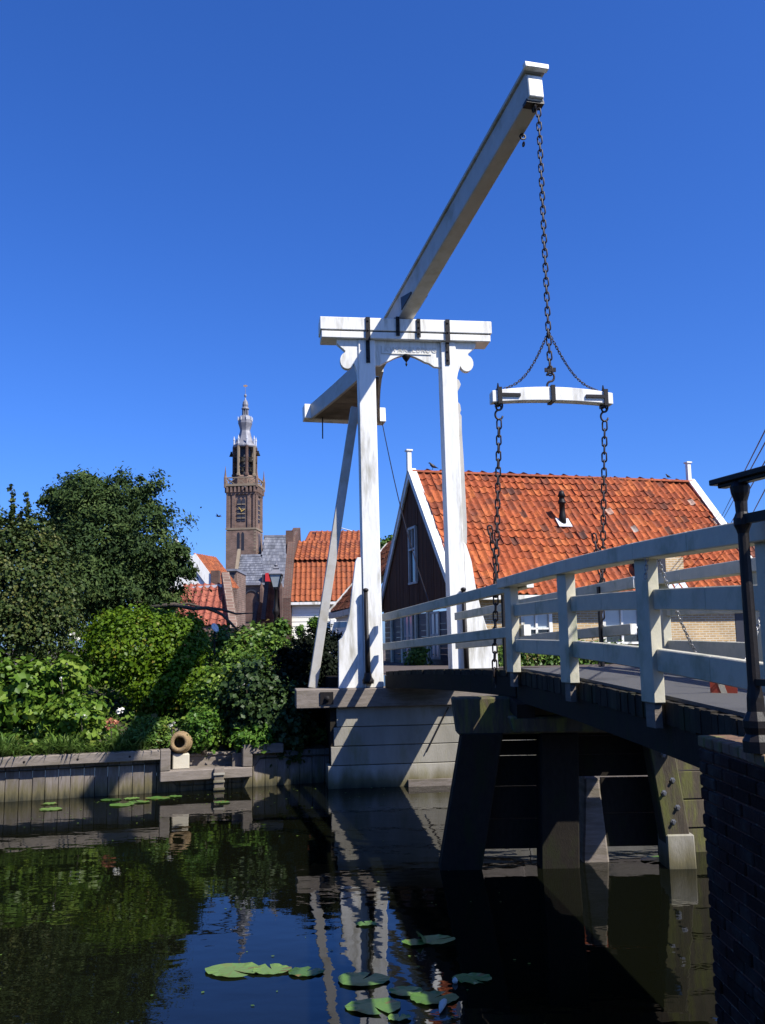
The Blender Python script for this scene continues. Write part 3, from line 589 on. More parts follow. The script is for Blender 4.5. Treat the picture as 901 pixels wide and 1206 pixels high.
# ================================================================== TIMBER PIER UNDER THE JOINT
YP = 11.05
pier = thing('timber_pier', 'dark timber trestle pier standing in the water under the bridge joint', 'bridge pier', P(660,1005,YP))
def pile(pt, pb, w, d, m, name='raked_pile'):
    t = Vector(pt); b = Vector(pb); b = t + (b-t)*1.35
    mb = MB(); mb.hexa([b+V(-w/2,-d/2,0),b+V(w/2,-d/2,0),b+V(w/2,d/2,0),b+V(-w/2,d/2,0),t+V(-w/2,-d/2,0),t+V(w/2,-d/2,0),t+V(w/2,d/2,0),t+V(-w/2,d/2,0)])
    return part(mb, name, m, pier, .015)
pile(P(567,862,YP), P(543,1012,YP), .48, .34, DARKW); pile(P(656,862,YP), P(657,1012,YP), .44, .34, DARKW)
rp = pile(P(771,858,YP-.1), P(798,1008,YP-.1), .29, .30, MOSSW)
mb = MB(); c = P(797,992,YP-.1); mb.hexa([c+V(-.17,-.19,-.9),c+V(.17,-.19,-.9),c+V(.17,.19,-.9),c+V(-.17,.19,-.9),c+V(-.165,-.18,.12),c+V(.15,-.18,.12),c+V(.15,.18,.12),c+V(-.165,.18,.12)]); part(mb, 'concrete_shoe', CONC, pier, .015)
for x, y in ((783,879),(781,889),(792,919),(782,934),(798,951),(793,968)):
    q = P(x, y, YP-.255); mb = MB(); mb.lathe(q+V(0,.01,0), [(.034,0),(.034,.012),(.018,.014),(.018,.04)], 6, V(0,-1,0).to_track_quat('Z','Y').to_matrix()); part(mb, 'bolt', GALV, rp)
for x0, x1, rows in ((575,637,(846,872,890,926,964,1000)), (676,770,(838,866,888,914)), (714,778,(915,957,997))):
    for y0, y1 in zip(rows, rows[1:]):
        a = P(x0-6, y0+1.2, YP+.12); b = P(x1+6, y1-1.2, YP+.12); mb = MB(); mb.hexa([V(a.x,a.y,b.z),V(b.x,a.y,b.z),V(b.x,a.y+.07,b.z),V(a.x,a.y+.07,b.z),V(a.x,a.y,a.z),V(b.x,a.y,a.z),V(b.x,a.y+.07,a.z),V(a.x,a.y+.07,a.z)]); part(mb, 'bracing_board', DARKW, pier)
a = P(679, 917, YP+.10); b = P(724, 1006, YP+.10)
mb = MB(); mb.hexa([V(a.x-.02,YP+.10,-.8),V(b.x,YP+.10,-.8),V(b.x,YP+.5,-.8),V(a.x-.02,YP+.5,-.8),V(a.x+.10,YP+.10,a.z),V(b.x-.14,YP+.10,a.z),V(b.x-.14,YP+.5,a.z),V(a.x+.10,YP+.5,a.z)]); part(mb, 'timber_block', OLDW, pier, .02)
def capbeam(x0, X1, y0, y1, Y, d):
    a = P(x0, y0, Y); b = P(x0, y1, Y); mb = MB(); mb.hexa([V(a.x+.05,Y,b.z),V(X1,Y,b.z),V(X1,Y+d,b.z),V(a.x+.05,Y+d,b.z),V(a.x,Y,a.z),V(X1,Y,a.z),V(X1,Y+d,a.z),V(a.x,Y+d,a.z)])
    return part(mb, 'cap_beam', MOSSW, pier, .02)
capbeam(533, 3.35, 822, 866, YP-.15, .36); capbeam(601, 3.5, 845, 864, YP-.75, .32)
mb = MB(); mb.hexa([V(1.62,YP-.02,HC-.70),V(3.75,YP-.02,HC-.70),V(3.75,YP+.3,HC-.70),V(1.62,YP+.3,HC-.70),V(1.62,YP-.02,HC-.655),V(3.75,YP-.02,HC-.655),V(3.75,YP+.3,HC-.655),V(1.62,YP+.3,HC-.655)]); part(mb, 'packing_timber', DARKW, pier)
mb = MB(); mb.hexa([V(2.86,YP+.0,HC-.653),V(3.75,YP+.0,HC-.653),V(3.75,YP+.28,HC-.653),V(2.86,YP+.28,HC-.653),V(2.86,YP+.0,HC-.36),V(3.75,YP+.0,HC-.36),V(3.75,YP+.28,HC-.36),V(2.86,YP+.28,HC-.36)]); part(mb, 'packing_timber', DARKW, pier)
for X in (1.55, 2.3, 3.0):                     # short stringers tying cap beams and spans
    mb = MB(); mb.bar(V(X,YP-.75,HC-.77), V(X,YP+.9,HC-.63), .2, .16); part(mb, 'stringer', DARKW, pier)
# ================================================================== NEAR BRICK ABUTMENT
ZT = HC-.50
na = thing('brick_abutment', 'dark brick abutment rising out of the water at the near right', 'abutment', V(3.2,2,-.4))
mb = MB(); mb.hexa([V(1.675,-4,-.6),V(8,-4,-.6),V(8,5.0,-.6),V(1.675,5.0,-.6),V(1.675,-4,ZT-.07),V(8,-4,ZT-.07),V(8,5.0,ZT-.07),V(1.675,5.0,ZT-.07)]); part(mb, 'mortar_core', BRK_D, na)
mb = MB(); mb.hexa([V(1.83,-4,ZT-.071),V(8,-4,ZT-.071),V(8,4.86,ZT-.071),V(1.83,4.86,ZT-.071),V(1.83,-4,ZT-.012),V(8,-4,ZT-.012),V(8,4.86,ZT-.012),V(1.83,4.86,ZT-.012)]); part(mb, 'paved_top', SOIL, na)
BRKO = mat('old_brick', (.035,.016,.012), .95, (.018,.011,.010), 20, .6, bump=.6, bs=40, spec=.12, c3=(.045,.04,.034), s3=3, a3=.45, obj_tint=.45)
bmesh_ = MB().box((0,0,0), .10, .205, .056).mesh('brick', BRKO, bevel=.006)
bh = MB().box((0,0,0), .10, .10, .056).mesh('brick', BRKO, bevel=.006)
nb_ = 0
for r in range(36):
    z = ZT-.105-.067*r
    if z < .30: break
    y = 4.99; hd = r % 2
    while y > 3.45 and nb_ < 298:
        ln = .10 if hd else .205
        if r % 2 and y > 4.9: ln = .10
        me = bh if ln < .15 else bmesh_
        M = Matrix.Translation(V(1.712+random.uniform(-.006,.006), y-ln/2, z)) @ Matrix.Rotation(random.uniform(-.012,.012),4,'Z')
        link(me, 'brick', na, M); nb_ += 1; y -= ln+.011; hd = 0
mb = MB()                                       # bricks past the single ones, joined
for r in range(36):
    z = ZT-.105-.067*r; y = 3.44 if z > .30 else 4.99
    if z < -.3: break
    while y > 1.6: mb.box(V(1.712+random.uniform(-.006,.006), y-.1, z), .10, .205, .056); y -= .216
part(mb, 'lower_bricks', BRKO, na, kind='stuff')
cop = MB().box((0,0,0), .21, .098, .058).mesh('coping_brick', mat('coping_brick', (.22,.12,.075), .9, (.12,.075,.05), 18, .6, bump=.5, bs=30, c3=(.16,.15,.05), s3=6, a3=.5, obj_tint=.3), bevel=.007)
y = 4.95
while y > 1.7:
    link(cop, 'coping_brick', na, Matrix.Translation(V(1.77+random.uniform(-.006,.006), y, ZT-.04)) @ Matrix.Rotation(random.uniform(-.02,.02),4,'Z')); y -= .109
# iron railing on top of it
rdir = V(.30,-.954,0).normalized(); rq = P(882, 720, 4.22); r0 = V(rq.x, rq.y, 0)
ir = thing('iron_railing', 'black cast iron railing post with flat handrail on the brick abutment', 'railing', V(r0.x,r0.y,ZT))
def ipost(c, parent):
    mb = MB(); mb.lathe(V(c.x,c.y,ZT-.01), [(.07,0),(.07,.05),(.052,.08),(.062,.11),(.062,.14),(.040,.18),(.038,.24),(.029,.30)], 10); mb.lathe(V(c.x,c.y,ZT), [(.029,.28),(.025,.98),(.031,1.0),(.040,1.02),(.040,1.05),(.027,1.08),(.029,1.13),(.042,1.17),(.046,1.20),(.026,1.235)], 12)
    return part(mb, 'post', IRON, parent, smooth=False)
for k in (0, 1.9): ipost(r0+rdir*k, ir)
mb = MB(); mb.bar(V(r0.x,r0.y,ZT+1.245)-rdir*.17, V(r0.x,r0.y,ZT+1.245)+rdir*3, .085, .028); mb.bar(V(r0.x,r0.y,ZT+1.222)-rdir*.13, V(r0.x,r0.y,ZT+1.222)+rdir*3, .05, .02); part(mb, 'handrail', IRON, ir, .004)
for z, h in ((1.045,.045),(.30,.03)):
    mb = MB(); mb.bar(V(r0.x,r0.y,ZT+z), V(r0.x,r0.y,ZT+z)+rdir*3, .03, h); part(mb, 'cross_rail', IRON, ir)
for k in range(1, 14):
    q = r0 + rdir*(.145*k+.02); mb = MB(); mb.bar(V(q.x,q.y,ZT+.30), V(q.x,q.y,ZT+1.04), .022, .022); part(mb, 'baluster', IRON, ir)
# ================================================================== TIMBER QUAY ON THE LEFT BANK
def qy(x): return 16.63 + .31*(x+4.16)
qd = V(1,.31,0).normalized(); qn = V(-.31,1,0).normalized()
def Q(x, o, z): p = V(x, qy(x), z); return p + qn*o
quay = thing('timber_quay', 'grey weathered timber quay wall with capping beam and landing notch', 'quay wall', V(-4.2,16.6,0))
def X_at(px, y, z): return PZ(px, y, z).x
XN0, XN1 = -4.02, -2.62                        # notch
def qbox(mb, x0, x1, o0, o1, z0, z1, tint=None):
    return mb.hexa([Q(x0,o0,z0),Q(x1,o0,z0),Q(x1,o1,z0),Q(x0,o1,z0),Q(x0,o0,z1),Q(x1,o0,z1),Q(x1,o1,z1),Q(x0,o1,z1)], tint)
x = XN0+.16; first = True
while x > -16:
    w = random.uniform(.17,.235); zb = random.uniform(-.003,.003)
    mb = MB(); qbox(mb, x-w+.006, x-.002, .17+zb*3, .22, -.9, .62); part(mb, 'quay_plank', OLDWV, quay, .006); x -= w
x = XN1-.16
while x < -.55:
    w = random.uniform(.17,.235); mb = MB(); qbox(mb, x+.002, x+w-.006, .17, .22, -.9, .62); part(mb, 'quay_plank', OLDWV, quay, .006); x += w
x = XN0+.16
while x < XN1-.17:
    w = random.uniform(.17,.22); mb = MB(); qbox(mb, x+.002, min(x+w, XN1-.165)-.004, .17, .22, -.9, .21); part(mb, 'quay_plank', OLDWV, quay, .006); x += w
for a, b in ((-16,-11.5),(-11.495,-7.3),(-7.295,XN0-.005)):
    mb = MB(); qbox(mb, a, b, 0, .24, .585, .755); part(mb, 'capping_beam', OLDW, quay, .012)
mb = MB(); qbox(mb, XN1+.172, -1.9, 0, .24, .605, .775); part(mb, 'capping_beam', OLDW, quay, .012)
for a, zz in ((XN0,.757),(XN1,.777)):
    mb = MB(); qbox(mb, a, a+.17, -.003, .235, .385, zz); part(mb, 'upright_beam', OLDW, quay, .012)
mb = MB(); qbox(mb, XN0+.002, XN1+.168, -.003, .235, .20, .38); part(mb, 'landing_beam', OLDW, quay, .012)
for xx in np.arange(-9.5, -4.2, .83):
    mb = MB(); mb.lathe(Q(xx,0,.67), [(.02,-.005),(.02,.008),(.008,.012)], 8, (-qn).to_track_quat('Z','Y').to_matrix()); part(mb, 'bolt', IRON, quay)
xl = -3.12; mb = MB(); qbox(mb, xl, xl+.17, -.07, -.006, -.6, .40); lad = part(mb, 'ladder_post', OLDW, quay, .01)
for z in (.02,.15,.28):
    mb = MB(); qbox(mb, xl-.01, xl+.18, -.10, -.071, z, z+.035); part(mb, 'rung', CONC, lad)
for k, (z, o) in enumerate(((.375,.24),(.60,.62),(.80,1.0),(.98,1.38))):
    mb = MB(); qbox(mb, XN0+.172, XN1-.002, o, o+.5, z-.05, z); st = part(mb, 'step_tread', OLDW, quay, .008)
    mb = MB(); qbox(mb, XN0+.172, XN1-.002, o+.03, o+.06, z-.30, z-.052); part(mb, 'step_riser', OLDW, quay, .006)
for a in (XN0+.02, XN1+.02):
    mb = MB(); qbox(mb, a, a+.13, .24, 1.7, .2, .74); part(mb, 'step_cheek', DARKW, quay)
# straw skep on a pale block
sk = Q(-3.66,.34,.375)
mb = MB(); mb.box(sk+V(0,.02,.135), .30, .26, .27, Matrix.Rotation(.3,3,'Z')); solo(mb, 'stone_block', PALESTONE, 'cream stone block on the lowest landing step', 'block', bevel=.015)
bk = thing('straw_basket', 'round woven straw basket lying open side out on the cream block', 'basket', sk+V(0,0,.27))
Mb = (V(.05,-1,.10)).to_track_quat('Z','Y').to_matrix(); c0 = sk+V(0,.03,.46)
for k in range(8):
    t = k/7; R = .180 - .03*(2*t-1)**2*1.6 + random.uniform(-.008,.008); mb = MB(); mb.torus(c0 + Mb@V(0,0,-.17+.31*t), R, .032, n=18, m=6, M=Mb, sx=random.uniform(.94,1.05)); part(mb, 'straw_coil', STRAW, bk, smooth=True)
mb = MB(); mb.torus(c0 + Mb@V(0,0,.165), .135, .042, n=18, m=6, M=Mb); part(mb, 'rim', STRAW, bk, smooth=True)
mb = MB(); mb.lathe(c0, [(.15,-.18),(.16,-.165)], 14, Mb); part(mb, 'bottom', STRAW, bk)

# boarded wing wall closing the bank to the right of the pier
ww = thing('wing_wall', 'grey boarded bank wall glimpsed between the raked pile and the brick abutment', 'bank wall', V(5.5,11.6,-.3))
for k in range(7):
    z = -.4+.34*k; mb = MB(); o = random.uniform(0,.02); mb.hexa([V(3.30,11.55-o,z+.012),V(11,12.2-o,z+.012),V(11,12.3,z+.012),V(3.30,11.65,z+.012),V(3.30,11.55-o,z+.335),V(11,12.2-o,z+.335),V(11,12.3,z+.335),V(3.30,11.65,z+.335)]); part(mb, 'wall_board', MOSSW, ww, .006)
# ================================================================== ROOF TILES
TX = [0,.14,.32,.52,.70,.86,1.0,1.1]; TZ = [.052,.040,.012,0,.006,.028,.050,.054]
def tile_arrays(tw, ln, zs=1.0, th=.02):
    vs = [(x*tw, 0, z*zs*tw/.22+.024) for x, z in zip(TX, TZ)] + [(x*tw, ln, z*zs*tw/.22) for x, z in zip(TX, TZ)] + [(x*tw, .002, z*zs*tw/.22+.024-th) for x, z in zip(TX, TZ)]
    n = len(TX); fs = [(i, i+1, n+i+1, n+i) for i in range(n-1)] + [(2*n+i, 2*n+i+1, i+1, i) for i in range(n-1)]
    return vs, fs
def tint_draw(dark=.05, pale=.03):
    r = random.random(); return random.uniform(0,.12) if r < dark else random.uniform(.94,1) if r > 1-pale else min(.9, max(.15, random.gauss(.52,.18)))
def pantiles(parent, O, U, Sv, width, height, tw, ex, m, singles=0, clip=None, dark=.05, pale=.03, zs=1.15, jit=.006, th=.028):
    O = Vector(O); U = Vector(U).normalized(); Sv = Vector(Sv).normalized(); n = U.cross(Sv).normalized(); nc = int(width/tw); nr = int(height/ex); tw = width/nc; ex = height/nr
    vs, fs = tile_arrays(tw, ex*1.22, zs, th); VAR = []
    if singles:
        for k in range(16):
            mb = MB(); mb.add(vs, fs, [tint_draw(dark, pale)][0]); me = mb.mesh('roof_tile', m, smooth=False); VAR.append(me)
    cnt = 0; rest = MB()
    for r in range(nr):
        for c in range(nc):
            if clip and not clip((c+.5)*tw, (r+.5)*ex): continue
            sag = n*((.022*math.sin(1.1*c*tw+.6)+.014*math.sin(2.3*r*ex+.5*c*tw))*jit/.009); q = O + sag + U*(c*tw+random.uniform(-jit,jit)) + Sv*(r*ex+random.uniform(-jit*2,jit*2)) + n*random.uniform(-jit*.5,jit)
            rz = random.uniform(-.02,.02)*(jit/.006); u2 = (U+Sv*rz).normalized(); s2 = (Sv-U*rz).normalized()
            if cnt < singles:
                M = Matrix(((u2.x,s2.x,n.x,q.x),(u2.y,s2.y,n.y,q.y),(u2.z,s2.z,n.z,q.z),(0,0,0,1))); link(random.choice(VAR), 'roof_tile', parent, M); cnt += 1
            else: rest.add([q+u2*x+s2*y+n*z for x,y,z in vs], fs, tint_draw(dark, pale))
    if rest.f: part(rest, 'roof_tiles', m, parent, kind='stuff')
def ridge_tiles(parent, a, b, m, r=.11, ln=.36, name='ridge_tile'):
    a = Vector(a); b = Vector(b); d = (b-a).normalized(); n = max(1, round((b-a).length/ln)); x = d.cross(V(0,0,1)).normalized()
    for i in range(n):
        p = a + (b-a)*(i/n); q = a+(b-a)*((i+1.08)/n); mb = MB(); vs = []
        for e, rr in ((p, r*1.06), (q, r)):
            for k in range(7):
                t = math.pi*k/6; vs.append(e + x*rr*math.cos(t) + V(0,0,rr*math.sin(t)*.8-.02))
        mb.add(vs, [(k, k+1, 8+k, 7+k) for k in range(6)] + [(6,5,4,3,2,1,0)], .25+.3*random.random()); part(mb, name, m, parent)
def wall(mb, a, b, z0, z1, th=.2, inward=None):   # upright wall between two ground points, outer face on a-b
    a = Vector(a); b = Vector(b); d = (b-a); d.z = 0; d.normalize(); n = inward or V(-d.y, d.x, 0)
    A = lambda p, o, z: V(p.x+n.x*o, p.y+n.y*o, z)
    return mb.hexa([A(a,0,z0),A(b,0,z0),A(b,th,z0),A(a,th,z0),A(a,0,z1),A(b,0,z1),A(b,th,z1),A(a,th,z1)])
# ================================================================== MAIN HOUSE
HA = math.radians(15.8); hu = V(math.cos(HA), math.sin(HA), 0); hv = V(math.sin(HA), -math.cos(HA), 0)
ap = P(483, 557, 27.0); HG = V(ap.x, ap.y, 0); ZR = ap.z; ZE = HC+1.17; HLEN = 9.75; HW = 3.55
def H(u, v, z): return HG + hu*u + hv*v + V(0,0,z)
house = thing('tiled_house', 'low brick house with orange pantile roof and dark brown boarded gable', 'house', H(4.8,0,1.98))
sl_len = math.hypot(HW+.12, ZR-ZE); sv_ = (H(0,0,ZR) - H(0,HW+.12,ZE)).normalized()
def dclip(x, y): return not (4.62 < x < 6.05 and .35 < y < 1.75)
pantiles(house, H(.16,HW+.12,ZE), hu, sv_, HLEN-.28, sl_len-.04, .225, .285, TILE, 300, dark=.05, pale=.008, jit=.013)
mb = MB(); mb.prism([H(.05,HW,ZE-.03),H(.05,-HW,ZE-.03),H(.05,0,ZR-.05)], hu*(HLEN-.1)); part(mb, 'roof_core', DARKW, house)
sb = (H(0,0,ZR) - H(0,-HW-.12,ZE)).normalized()
pantiles(house, H(HLEN-.1,-HW-.12,ZE), -hu, sb, HLEN-.2, sl_len-.04, .45, .55, TILE, 0)
ridge_tiles(house, H(.05,0,ZR+.04), H(HLEN-.05,0,ZR+.04), TILE, .10, .38)
# walls: long brick wall facing the canal, with windows and a door post
def hw(mb, u0, u1, z0, z1, o0=0.0, o1=.25): return mb.hexa([H(u0,HW-.25-o0,z0),H(u1,HW-.25-o0,z0),H(u1,HW-.25-o1,z0),H(u0,HW-.25-o1,z0),H(u0,HW-.25-o0,z1),H(u1,HW-.25-o0,z1),H(u1,HW-.25-o1,z1),H(u0,HW-.25-o1,z1)])
wins = [(1.95,2.85), (4.35,5.55)]; z0w, z1w = HC-.12, HC+.93
mb = MB(); e = .2
for a, b in zip([e]+[w[1] for w in wins], [w[0] for w in wins]+[HLEN-.1]): hw(mb, a, b, 1.2, ZE+.1)
for a, b in wins: hw(mb, a, b, 1.2, z0w); hw(mb, a, b, z1w, ZE+.1)
part(mb, 'brick_wall', BRK_Y, house)
for a, b in wins:
    mb = MB(); hw(mb, a, a+.09, z0w, z1w, -.02, .06); hw(mb, b-.09, b, z0w, z1w, -.02, .06); hw(mb, a+.09, b-.09, z1w-.08, z1w, -.018, .06); hw(mb, a+.09, b-.09, z0w, z0w+.06, -.04, .06); hw(mb, (a+b)/2-.03, (a+b)/2+.03, z0w+.06, z1w-.08, .0, .05)
    hw(mb, a+.09, b-.09, (z0w+z1w)/2-.1, (z0w+z1w)/2-.05, .0, .05)
    f = part(mb, 'window', WHITE, house)
    mb = MB(); hw(mb, a+.09, b-.09, (z0w+z1w)/2-.08, z1w-.08, .055, .07); part(mb, 'roller_blind', SKYG, f)
    mb = MB(); hw(mb, a+.09, b-.09, z0w+.06, (z0w+z1w)/2-.08, .055, .07); part(mb, 'pane', GLASS, f)
for u in (5.95, 9.15):
    mb = MB(); hw(mb, u, u+.16, 1.2, ZE-.1, -.03, .02); part(mb, 'white_door_post', WHITE, house)
mb = MB(); hw(mb, 8.55, 9.14, 1.2, ZE-.3, -.015, .05); part(mb, 'door', BLACKB, house)
mb = MB(); mb.bar(H(.1,HW+.13,ZE-.03), H(HLEN-.05,HW+.13,ZE-.03), .13, .11); part(mb, 'gutter', WHITE, house)
mb = MB(); mb.bar(H(.1,HW-.1,ZE-.06), H(HLEN-.05,HW-.1,ZE-.06), .28, .05); part(mb, 'soffit', WHITE, house)
# boarded gable with sash window
def gz(v, inset=.0): return ZR - (ZR-ZE)*abs(v)/(HW) - inset
wv0, wv1, wz0, wz1 = -.28, .42, HC+1.78, HC+3.42
nbd = 34
for i in range(nbd):
    v0 = -HW+.30 + (2*HW-.60)*i/nbd; v1 = -HW+.30 + (2*HW-.60)*(i+1)/nbd - .012; o = random.uniform(-.006,.006)
    def bd(za0, za1, zb0, zb1):
        mb = MB(); mb.hexa([H(.02+o,v0,za0),H(.02+o,v1,zb0),H(.10,v1,zb0),H(.10,v0,za0),H(.02+o,v0,za1),H(.02+o,v1,zb1),H(.10,v1,zb1),H(.10,v0,za1)]); part(mb, 'gable_board', BROWNB, house)
    if v1 > wv0 and v0 < wv1: bd(HC+.95, wz0, HC+.95, wz0); bd(wz1, gz(v0,.12), wz1, gz(v1,.12))
    else: bd(HC+.95, max(gz(v0,.12), HC+.99), HC+.95, max(gz(v1,.12), HC+.99))
mb = MB()
for a, b, c, d in ((wv0,wv0+.07,wz0,wz1),(wv1-.07,wv1,wz0,wz1),(wv0+.07,wv1-.07,wz1-.07,wz1),(wv0-.05,wv1+.05,wz0-.06,wz0),(wv0+.07,wv1-.07,(wz0+wz1)/2+.12,(wz0+wz1)/2+.18),((wv0+wv1)/2-.02,(wv0+wv1)/2+.02,(wz0+wz1)/2+.18,wz1-.07)):
    mb.hexa([H(-.03,a,c),H(-.03,b,c),H(.09,b,c),H(.09,a,c),H(-.03,a,d),H(-.03,b,d),H(.09,b,d),H(.09,a,d)])
gw = part(mb, 'gable_window', BEAMU, house)
mb = MB(); mb.hexa([H(.03,wv0+.07,wz0),H(.03,wv1-.07,wz0),H(.05,wv1-.07,wz0),H(.05,wv0+.07,wz0),H(.03,wv0+.07,wz1-.07),H(.03,wv1-.07,wz1-.07),H(.05,wv1-.07,wz1-.07),H(.05,wv0+.07,wz1-.07)]); part(mb, 'pane', GLASS, gw)
# gable ground floor: dark boards between pale posts and windows
for i in range(12):
    z = 1.6 + i*.165; mb = MB()
    if z+.16 > HC+.94: break
    mb.hexa([H(.06,-HW+.3,z),H(.06,HW-.3,z),H(.14,HW-.3,z),H(.14,-HW+.3,z),H(.06,-HW+.3,z+.158),H(.06,HW-.3,z+.158),H(.14,HW-.3,z+.158),H(.14,-HW+.3,z+.158)]); part(mb, 'wall_board', BLACKB, house)
for v in (-2.45, -1.3, .1, 1.2):
    mb = MB(); mb.hexa([H(.0,v,1.5),H(.0,v+.16,1.5),H(.16,v+.16,1.5),H(.16,v,1.5),H(.0,v,HC+.93),H(.0,v+.16,HC+.93),H(.16,v+.16,HC+.93),H(.16,v,HC+.93)]); part(mb, 'wall_post', RAILW, house)
for v0, v1 in ((-1.0,-.15),(1.45,2.2)):
    mb = MB()
    for a, b, c, d in ((v0,v0+.06,HC-.45,HC+.85),(v1-.06,v1,HC-.45,HC+.85),(v0+.06,v1-.06,HC+.79,HC+.85),(v0+.06,v1-.06,HC-.45,HC-.39),(v0+.06,v1-.06,HC+.18,HC+.24),((v0+v1)/2-.02,(v0+v1)/2+.02,HC-.39,HC+.79)):
        mb.hexa([H(.02,a,c),H(.02,b,c),H(.055,b,c),H(.055,a,c),H(.02,a,d),H(.02,b,d),H(.055,b,d),H(.055,a,d)])
    f = part(mb, 'window', BEAMU, house)
    mb = MB(); mb.hexa([H(.045,v0+.06,HC-.39),H(.045,v1-.06,HC-.39),H(.0585,v1-.06,HC-.39),H(.0585,v0+.06,HC-.39),H(.045,v0+.06,HC+.79),H(.045,v1-.06,HC+.79),H(.0585,v1-.06,HC+.79),H(.0585,v0+.06,HC+.79)]); part(mb, 'pane', SKYG, f)
mb = MB(); hw(mb, .1, .21, 1.2, ZE+.05, -.01, .3); part(mb, 'corner_board', WHITE, house)
# bargeboards, finials
for u in (-.06, HLEN-.16):
    for sgn in (1, -1):
        mb = MB(); a = H(u,sgn*(HW+.22),ZE-.13); b = H(u,0,ZR+.10); w = V(0,0,-.26)
        mb.hexa([a+w,b+w,b+w+hu*.05,a+w+hu*.05,a,b,b+hu*.05,a+hu*.05]); part(mb, 'bargeboard', WHITE, house)
        mb = MB(); mb.hexa([a+V(0,0,.003)-hu*.02,b+V(0,0,.003)-hu*.02,b+V(0,0,.003)+hu*.24,a+V(0,0,.003)+hu*.24,a+V(0,0,.045)-hu*.02,b+V(0,0,.045)-hu*.02,b+V(0,0,.045)+hu*.24,a+V(0,0,.045)+hu*.24]); part(mb, 'verge_board', WHITE, house)
    mb = MB(); mb.box(H(u+.03,0,ZR+.35), .13, .13, .62, Matrix.Rotation(HA,3,'Z')); mb.box(H(u+.03,0,ZR+.685), .20, .20, .05, Matrix.Rotation(HA,3,'Z')); part(mb, 'finial_post', WHITE, house, .006)
# vent pipe with lead flashing
def roofpt(x, y):                                # pixel -> point on the canal-side roof plane
    n = hu.cross(sv_).normalized(); d = ray(x, y); o = V(0,0,HC); t = (H(0,0,ZR)-o).dot(n)/d.dot(n); return o + d*t
rn = hu.cross(sv_).normalized(); q = roofpt(664, 620)
mb = MB(); mb.hexa([q+hu*a+sv_*b+rn*c for c in (.07,.085) for a,b in ((-.20,-.10),(.22,-.10),(.22,.28),(-.20,.28))]); fl = part(mb, 'lead_flashing', LEADW, house)
mb = MB(); mb.lathe(q+sv_*.08, [(.11,-.05),(.105,.25),(.085,.35),(.085,.62),(.115,.63),(.115,.69),(.085,.7),(.085,.82),(.125,.84),(.06,1.0),(.02,1.02)], 12); part(mb, 'vent_pipe', IRON, fl, smooth=True)
# brick stub with dark opening, lead apron and small cowl on the right part of the roof
q = roofpt(790, 690); mb = MB()
mb.hexa([q+hu*(-.12)+hv*.0+V(0,0,-.3),q+hu*.45+V(0,0,-.3),q+hu*.45-hv*.9+V(0,0,-.3),q-hu*.12-hv*.9+V(0,0,-.3),q-hu*.12+V(0,0,.82),q+hu*.45+V(0,0,.82),q+hu*.45-hv*.9+V(0,0,.82),q-hu*.12-hv*.9+V(0,0,.82)]); stub = part(mb, 'brick_stub', BRK_Y, house)
mb = MB(); mb.hexa([q+hu*(-.85)+V(0,0,.25),q-hu*.125+V(0,0,.25),q-hu*.125-hv*.8+V(0,0,.25),q-hu*.85-hv*.8+V(0,0,.25),q-hu*.85+V(0,0,.78),q-hu*.125+V(0,0,.78),q-hu*.125-hv*.8+V(0,0,.78),q-hu*.85-hv*.8+V(0,0,.78)]); part(mb, 'roof_window', BLACKB, house)
mb = MB(); mb.hexa([q+hu*a+sv_*b+rn*c for c in (.075,.09) for a,b in ((-.85,-.22),(.50,-.22),(.42,.28),(-.75,.28))]); part(mb, 'lead_apron', LEADW, house)
mb = MB(); mb.lathe(q+hu*.15-hv*.45+V(0,0,.8), [(.10,0),(.10,.2),(.14,.22),(.14,.3),(.09,.32),(.05,.42),(.01,.44)], 10); part(mb, 'cowl', IRON, stub, smooth=True)
# ================================================================== OTHER HOUSES
# annex roof behind the gable on the left
an = thing('annex_house', 'small brown tiled annex with white verge board behind the left portal post', 'house', P(410,770,33))
ef, tf = P(391,722,36.0), P(458,643,36.0); dn = V(.20,-.98,0).normalized(); en, tn = ef+dn*5.6, tf+dn*5.6
pantiles(an, ef+V(0,0,.02), dn, (tf-ef), 5.6, (tf-ef).length, .28, .34, TILEB, 0, jit=.008)
mb = MB(); mb.hexa([ef+V(0,0,-.22),en+V(0,0,-.22),tn+V(0,0,-.22),tf+V(0,0,-.22),ef+V(0,0,-.02),en+V(0,0,-.02),tn+V(0,0,-.02),tf+V(0,0,-.02)]); part(mb, 'roof_core', DARKW, an)
mb = MB(); mb.bar(ef-dn*.05+V(-.06,0,.02), tf-dn*.05+V(0,0,.06), .22, .20); part(mb, 'verge_board', WHITE, an)
mb = MB(); mb.bar(ef+V(-.07,0,-.12), en+V(-.07,0,-.12), .12, .2); part(mb, 'gutter', RAILW, an)
mb = MB(); wall(mb, en+V(.12,0,0), ef+V(.12,0,0), 1.9, ef.z-.2, .2, V(1,0,0)); part(mb, 'wall', CREAM, an)
mb = MB(); mb.bar(en+V(.1,0,-.75), en+V(.1,1.2,-.75), .06, .9); part(mb, 'window', GLASS, an)
